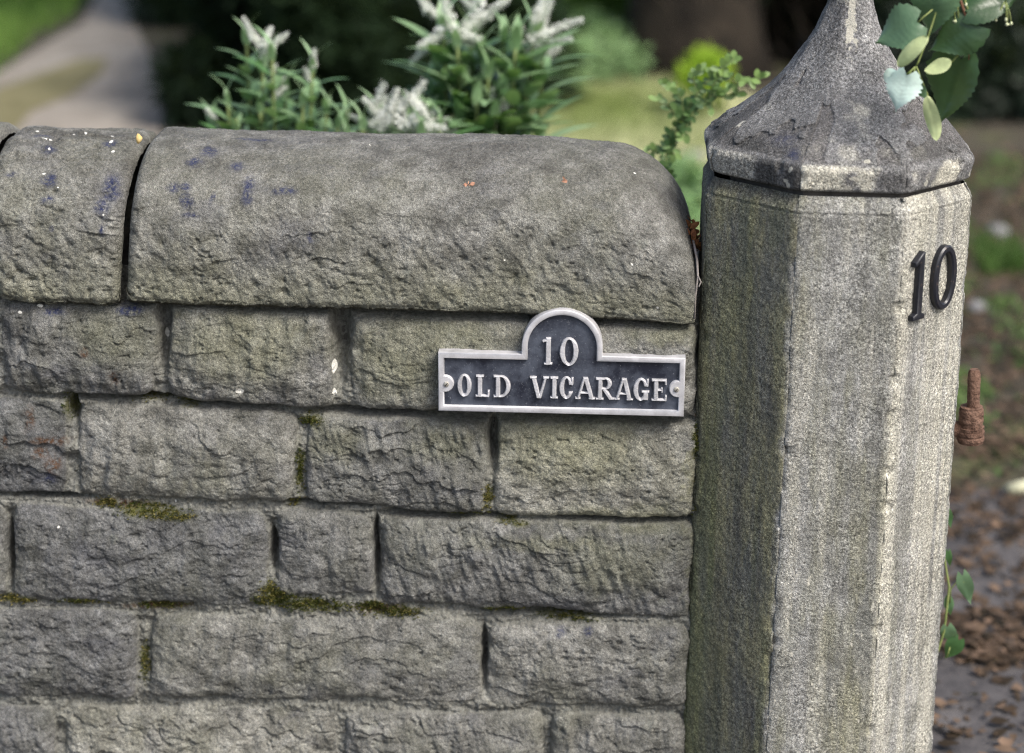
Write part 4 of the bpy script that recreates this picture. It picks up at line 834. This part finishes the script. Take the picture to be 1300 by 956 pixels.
# pale stones and blossoms in the grass (bright out of focus spots)
M_pale_st = simple('pale_cobble', (0.15, 0.15, 0.15), (0.25, 0.25, 0.25), 20)
for i, (a, b, r, lab) in enumerate(((872, 208, .045, 'pale rounded stone in the grass, right behind the corner of the pillar cap'), (884, 292, .04, 'pale rounded stone in the grass, showing just above the dead leaves by the pillar'),
                         (1268, 300, .032, 'pale rounded stone on the earth beside the green grass tuft'), (1245, 395, .026, 'pale rounded stone among the fallen leaves below the grass tuft'))):
    p = gnd(a, b); mb = MB(); lump(mb, p+Vector((0, 0, r*.4)), r, i, sq=(1.3, 1, .55)); tag(mb.build('stone', M_pale_st, None, p), lab, 'stone', 'pale stones lying on the ground')
M_stick2 = simple('pale_wood', (0.40, 0.40, 0.27), (0.5, 0.5, 0.36), 30)
mb = MB(); mb.tube([gnd(1279, 622, .02), gnd(1300, 618, .025), gnd(1335, 612, .02)], [.012, .014, .012], 10); tag(mb.build('cut_branch', M_stick2, None, gnd(1279, 622)), 'short pale length of cut branch on the ground at the right edge', 'branch')
M_wood = simple('shrub_wood', (0.016, 0.013, 0.009), (0.04, 0.032, 0.022), 30, .9)
# shrubs and trees
def shrub(name, label, cat, c, rx, ry, h, n, leafL, leafW, mat, seed, group=None, z0=0.0, clump=26, stemmat=None, tone=(.4, .3)):
    t = thing(name, label, cat, (c[0], c[1], 0), group); rk = random.Random(seed); mb = MB(); mo = MB(); cl = []; stemmat = stemmat or M_wood
    for _ in range(clump):
        a = rk.uniform(0, 6.28); e = rk.uniform(-.35, 1.0); rr = rk.uniform(.45, .9); cl.append((c[0]+rx*rr*math.cos(a)*math.cos(e*1.2), c[1]+ry*rr*math.sin(a)*math.cos(e*1.2), z0+(h-z0)*(.12+.78*max(0.02, math.sin(max(0, e)*1.4))*rk.uniform(.6, 1)), rk.uniform(.22, .42)*min(rx, h), rk.random()))
    for i in range(n):
        q = rk.choice(cl); v = Vector((rk.gauss(0, 1), rk.gauss(0, 1), rk.gauss(0, 1))).normalized()*q[3]*rk.random()**.4
        p = Vector((q[0], q[1], q[2]))+v
        if p.z < 0.02: p.z = rk.uniform(.02, .2)
        d_ = (v.normalized()*.7+Vector((rk.uniform(-1, 1), rk.uniform(-1, 1), rk.uniform(-.8, .7)))).normalized()*leafL*rk.uniform(.6, 1.2); nr = v.normalized()+Vector((0, 0, .8))
        ax = d_.normalized(); nn = (nr-ax*nr.dot(ax)); 
        if nn.length < 1e-3: continue
        s = ax.cross(nn.normalized())*leafW*.5; up = nn.normalized()*leafW*.15
        tn = min(1, max(0, tone[0]+tone[1]*(q[4]-.5)*2+rk.uniform(-.2, .2)))
        mb.add([p, p+d_*.45+s+up, p+d_, p+d_*.45-s+up], [(0, 1, 2), (0, 2, 3)], tn)
    for q in cl[::2]:
        b = Vector((c[0]+rk.uniform(-.1, .1), c[1]+rk.uniform(-.1, .1), 0)); e = Vector(q[:3]); mo.tube([b, b.lerp(e, .5)+Vector((0, 0, .08)), e], [.018, .012, .005], 6)
    org = (c[0], c[1], 0)
    mb.build('foliage', mat, t, org, sm=False); mo.build('stem', stemmat, t, org); return t
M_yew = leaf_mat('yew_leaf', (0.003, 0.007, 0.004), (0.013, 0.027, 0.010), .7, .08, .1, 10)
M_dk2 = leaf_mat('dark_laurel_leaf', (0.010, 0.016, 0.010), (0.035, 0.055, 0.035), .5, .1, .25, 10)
M_mid = leaf_mat('mid_green_leaf', (0.05, 0.12, 0.018), (0.18, 0.32, 0.05), .6, .25, .3, 10)
M_lit = leaf_mat('sunlit_green_leaf', (0.26, 0.42, 0.03), (0.42, 0.60, 0.06), .6, .4, .3, 10)  # sunlit brightness put into the leaf colour
M_gry = leaf_mat('grey_green_leaf', (0.12, 0.24, 0.08), (0.36, 0.52, 0.26), .6, .2, .3, 10)
def gx(px, py): p = gnd(px, py); return (p.x, p.y)
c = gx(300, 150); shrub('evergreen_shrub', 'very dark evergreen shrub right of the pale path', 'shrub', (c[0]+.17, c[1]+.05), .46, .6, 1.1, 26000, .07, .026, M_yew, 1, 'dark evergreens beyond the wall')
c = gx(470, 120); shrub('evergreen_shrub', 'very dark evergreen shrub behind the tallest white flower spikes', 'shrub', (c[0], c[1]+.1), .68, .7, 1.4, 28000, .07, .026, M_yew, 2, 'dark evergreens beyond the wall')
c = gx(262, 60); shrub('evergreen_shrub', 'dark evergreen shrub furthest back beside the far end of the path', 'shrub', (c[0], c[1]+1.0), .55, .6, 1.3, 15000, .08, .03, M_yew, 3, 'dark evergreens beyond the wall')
c = gx(690, 70); shrub('leafy_shrub', 'mid green leafy shrub between the white flowers and the tree trunk', 'shrub', (c[0]+.12, c[1]+.8), .40, .4, 1.1, 9000, .07, .035, M_mid, 4, tone=(.3, .3))
c = gx(735, 112); shrub('ground_cover_plant', 'low grey green plant on the ground beneath the leafy shrub', 'plant', (c[0], c[1]+.3), .42, .55, .16, 5000, .045, .02, M_gry, 5, clump=40, tone=(.5, .4))
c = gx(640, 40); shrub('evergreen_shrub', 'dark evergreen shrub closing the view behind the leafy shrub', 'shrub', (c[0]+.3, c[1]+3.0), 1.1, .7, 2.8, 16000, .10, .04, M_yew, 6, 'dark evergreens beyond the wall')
c = gx(885, 122); shrub('bright_shrub', 'small bright yellow green sunlit shrub in front of the tree trunk', 'shrub', (c[0]+.0, c[1]-.45), .085, .07, .27, 1100, .045, .03, M_lit, 7, stemmat=M_stalk, z0=.13, clump=10, tone=(.6, .4))
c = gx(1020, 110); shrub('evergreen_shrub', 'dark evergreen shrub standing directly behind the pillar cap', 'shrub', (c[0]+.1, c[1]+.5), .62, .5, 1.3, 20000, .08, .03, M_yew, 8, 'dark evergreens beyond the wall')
c = gx(1250, 165); shrub('low_laurel', 'low dark laurel bush right of the pillar cap with bluish sheen', 'shrub', (c[0]+.12, c[1]+.45), .50, .35, .52, 12000, .08, .03, M_dk2, 9, clump=34, tone=(.45, .4))
# big tree trunk
M_bark = simple('brown_bark', (0.010, 0.008, 0.006), (0.034, 0.027, 0.019), 9, .95, 0, (25, 1, .03))
c = gx(885, 105); TR = thing('tree', 'thick brown tree trunk out of focus behind the small bright shrub', 'tree', (c[0], c[1]+.25, 0)); mb = MB()
tx, ty = c[0], c[1]+.25; pts = [(tx, ty, -.05), (tx, ty, .15), (tx+.01, ty, .5), (tx+.03, ty+.02, 1.2), (tx+.02, ty+.1, 2.4), (tx, ty+.2, 3.6), (tx+.1, ty+.3, 5)]
mb.tube(pts, [.34, .27, .235, .22, .20, .16, .08], 28); rk = random.Random(8)
for k in range(9):
    a = k*2.4; b = Vector((tx+.05, ty+.15, 2.3+k*.3)); e = b+Vector((math.cos(a)*1.6, math.sin(a)*1.4, .9)); mb.tube([b, b.lerp(e, .5)+Vector((0, 0, .15)), e], [.07, .045, .015], 8)
mb.build('trunk', M_bark, TR, (tx, ty, 0))
mb = MB()  # unseen crown above the view, added to shade the background
for i in range(6000):
    q = Vector((tx+rk.gauss(0, 1.1), ty+.6+rk.gauss(0, 1.0), 3.9+rk.gauss(0, .65)))
    if q.z < 2.7: continue
    d_ = Vector((rk.uniform(-1, 1), rk.uniform(-1, 1), rk.uniform(-.7, .2))).normalized()*.14; s = d_.cross(Vector((rk.uniform(-.5, .5), rk.uniform(-.5, .5), 1))).normalized()*.045
    mb.add([q, q+d_*.5+s, q+d_, q+d_*.5-s], [(0, 1, 2, 3)], rk.random())
mb.build('shade_crown', M_mid, TR, (tx, ty, 0), sm=False)
# grassy weeds near the gap between coping and pillar
c = gx(838, 240); shrub('weed_clump', 'clump of soft green weeds behind the rounded end of the coping', 'plant', (c[0], c[1]-.5), .13, .2, .22, 700, .05, .02, M_gry, 21, clump=14, tone=(.3, .3))
# =================================================================== white flowered hebe behind the wall
M_hl = leaf_mat('hebe_leaf', (0.07, 0.18, 0.055), (0.40, 0.56, 0.32), .45, .25, .5, 40)
M_fl = leaf_mat('white_blossom', (0.62, 0.64, 0.58), (0.78, 0.79, 0.76), .7, .3, .2, 40)
M_hs = simple('hebe_stem', (0.09, 0.13, 0.04), (0.16, 0.20, 0.07), 40, .7)
def hebe(label, basepx, w0, stems, flowers, seed, leafL=.075):
    flowers = flowers + [(a+dx, b+dy, c+dx*1.6+(d_-b)*.2, d_+dy*1.3+6, e-.03, f*.8) for (a, b, c, d_, e, f), dx, dy in zip(flowers, (6, -9, 8, -5, 9, -8, 5, -6, 7, -9, 6, 8, -7, 5, -6, 9), (9, 12, 5, 14, 8, 10, 12, 6, 9, 12, 10, 7, 8, 12, 9, 8))]
    b = on_plane(basepx, 300, w0); base = Vector((b.x, b.y, 0)); t = thing('hebe_bush', label, 'shrub', base, 'white flowered hebe bushes behind the wall'); bo = tuple(base); rk = random.Random(seed)
    ms, ml, mf = MB(), MB(), []
    for (x, y, dw) in stems:
        tip = on_plane(x, y, w0+dw); p0 = base+Vector((rk.uniform(-.05, .05), rk.uniform(-.05, .05), 0)); k1 = p0.lerp(tip, .5)+Vector((tip.x-p0.x, 0, 0))*.12; pts = []
        for i in range(13):
            s = i/12; pts.append(p0*(1-s)**2+k1*2*s*(1-s)+tip*s*s)
        ms.tube(pts, [.006-.0035*i/12 for i in range(13)], 6)
        tot = (tip-p0).length; nl = 17
        for i in range(nl):
            dist = i*.022; s = 1-dist/tot; p = p0*(1-s)**2+k1*2*s*(1-s)+tip*s*s; ax = (tip-k1).normalized()
            a0 = (i % 2)*math.pi/2+rk.uniform(-.3, .3)
            for a in (a0, a0+math.pi):
                side = (Vector((math.cos(a), math.sin(a), 0))); d_ = (side*(1 if i > 1 else .35)+ax*(.9 if i > 1 else 1.3)).normalized(); L = leafL*rk.uniform(.75, 1.15)*(1 if i > 1 else .6)
                leaf_mesh(ml, p, p+d_*L, L*.31, ax+Vector((0, 0, .3)), .1, rk.uniform(.15, .55), 'lance', min(1, max(0, (.75 if i < 2 else .35)+rk.uniform(-.3, .3))), 6, 2)
    for (ax_, ay_, bx, by, dw, r) in flowers:
        mb = MB(); a = on_plane(ax_, ay_, w0+dw); b2 = on_plane(bx, by, w0+dw+rk.uniform(-.01, .02)); ax = (b2-a); L = ax.length; axn = ax.normalized(); u = axn.cross(Vector((.2, .9, .3))).normalized(); v = axn.cross(u)
        mb.tube([a-axn*.02, a, b2], [.0012]*3, 5, .2)
        nfl = int(52*L/.05)+10
        for i in range(nfl):
            s = (i/nfl); ang = i*2.399; rad = r*1.25*(1-.6*s)*rk.uniform(.3, 1.45); c_ = a+ax*s+(u*math.cos(ang)+v*math.sin(ang))*rad*.8; on = (u*math.cos(ang)+v*math.sin(ang)+axn*.3).normalized()
            e1 = on.cross(axn).normalized(); e2 = on.cross(e1); q = .0047*(1-.5*s)*rk.uniform(.6, 1.3)
            for k in range(4):
                an = k*math.pi/2+rk.random(); f = e1*math.cos(an)+e2*math.sin(an); g_ = e1*math.cos(an+.8)+e2*math.sin(an+.8); h_ = e1*math.cos(an-.8)+e2*math.sin(an-.8)
                mb.add([c_, c_+g_*q*.7+on*.0006, c_+f*q*1.3+on*.0012, c_+h_*q*.7+on*.0006], [(0, 1, 2, 3)], rk.random())
            if i % 2 == 0: mb.add([c_, c_+on*.005+e1*.0003, c_+on*.005-e1*.0003], [(0, 1, 2)], 1)
        mf.append(mb)
    ms.build('stem', M_hs, t, bo); ml.build('foliage', M_hl, t, bo, sm=True)
    for m_ in mf: m_.build('flower_spike', M_fl, t, bo, sm=False)
hebe('low hebe with few white buds, left of the dense white flower heads', 345, -.80,
     [(333,78,0),(312,42,-.02),(345,62,.03),(397,78,0),(288,118,.02),(268,146,0),(362,110,-.03),(415,128,0),(440,140,.02),(330,130,.04),(385,120,.03),(300,150,.05),(430,150,.05)],
     [(335,60,344,34,0,.0068),(345,58,366,42,.01,.0045),(322,50,309,22,0,.004),(397,85,399,62,0,.004),(345,95,350,82,0,.003),(350,120,364,110,0,.004),(272,148,262,138,.02,.0045)], 3, .068)
hebe('hebe with dense low white flower heads just above the coping', 515, -.75,
     [(480,140,0),(520,140,.02),(545,140,0),(500,150,-.03),(560,150,.02),(460,152,.02),(440,160,.03),(535,160,.05)],
     [(474,142,488,104,0,.008),(486,148,460,124,.01,.008),(494,145,505,112,.02,.009),(512,142,540,102,0,.009),(523,126,548,156,.02,.009),(505,156,568,163,.03,.010),(498,150,480,165,.03,.009),(520,148,556,140,0,.009),(510,140,522,118,.02,.009),(530,150,512,165,.03,.009),(500,135,470,160,.02,.008),(545,165,570,150,.01,.007)], 4, .068)
hebe('tall hebe with long white flower spikes reaching the top of the photo', 610, -.88,
     [(562,30,0),(580,45,.03),(597,40,-.03),(640,40,0),(655,50,.03),(678,40,0),(690,55,-.04),(620,85,.04),(590,90,.02),(565,100,0),(640,110,.03),(605,120,.05),(628,140,.05),(555,75,-.04),(660,85,-.05),(585,140,.04),(612,60,0)],
     [(571,30,561,-12,0,.009),(590,34,648,-2,0,.010),(678,30,697,-14,0,.010),(672,50,740,24,.01,.010),(576,40,612,50,.03,.009),(562,40,529,62,.02,.009),(655,45,664,32,0,.006),(680,78,712,58,-.12,.011),(626,138,658,124,.03,.009),(632,140,659,153,.03,.008),(620,130,628,112,.03,.006),(545,12,530,-6,-.05,.008),(610,6,602,-20,-.03,.009),(632,150,618,162,.03,.006)], 5, .095)
# small leaved cotoneaster sprays between coping and pillar
M_ct = leaf_mat('cotoneaster_leaf', (0.035, 0.085, 0.030), (0.22, 0.34, 0.10), .5, .25, .4, 50)
b = on_plane(850, 300, -.5); base = Vector((b.x+.05, b.y+.05, 0)); CT = thing('cotoneaster', 'small leaved cotoneaster sprays rising between the coping end and the pillar cap', 'shrub', base); rk = random.Random(6)
ms, ml = MB(), MB()
def spray(pts, w=-.5, dens_=.0075):
    P_ = [on_plane(x, y, w) for x, y in pts]; full = []
    for i in range(len(P_)-1):
        for k in range(6): full.append(P_[i].lerp(P_[i+1], k/6))
    full.append(P_[-1]); ms.tube(full, [max(.0006, .0014*(1-i/len(full))) for i in range(len(full))], 6)
    L = 0
    for i in range(1, len(full)):
        L += (full[i]-full[i-1]).length
        while L > dens_:
            L -= dens_; p = full[i]; s_ = i/len(full)
            for sg in (-1, 1):
                d_ = ((full[i]-full[i-1]).normalized()*.7+EU*sg*rk.uniform(.3, 1)+EZ*rk.uniform(-.6, .8)+EN*rk.uniform(-.8, .8)).normalized()*rk.uniform(.011, .018); leaf_mesh(ml, p, p+d_, .0088, EN+EZ*rk.uniform(0, 1.2), .1, .1, 'round', min(1, max(0, s_*s_*.9+rk.uniform(-.1, .25))), 4, 1)
for pts in ([(850,240),(845,200),(852,165),(880,140),(915,118),(940,103),(965,98)], [(848,190),(868,150),(885,120),(905,95),(932,74)], [(868,150),(866,128),(858,115),(842,106)], [(850,178),(838,192),(826,190)], [(858,165),(852,185),(856,198)], [(880,142),(872,160),(868,176)],
            [(885,120),(880,98),(888,88)], [(900,125),(905,108),(916,96)], [(846,230),(830,205),(815,195)], [(895,105),(912,98),(926,96)], [(905,122),(925,124),(940,118)], [(856,145),(848,132),(836,128)], [(846,210),(828,214),(814,208)], [(875,130),(892,132),(902,140)], [(870,150),(860,140),(852,148)]): spray(pts)
ms.tube([base, base.lerp(on_plane(850, 240, -.5), .5)+Vector((.03, 0, 0)), on_plane(850, 240, -.5)], [.004, .003, .0016], 6)
ms.build('stem', M_hs, CT, tuple(base)); ml.build('foliage', M_ct, CT, tuple(base))
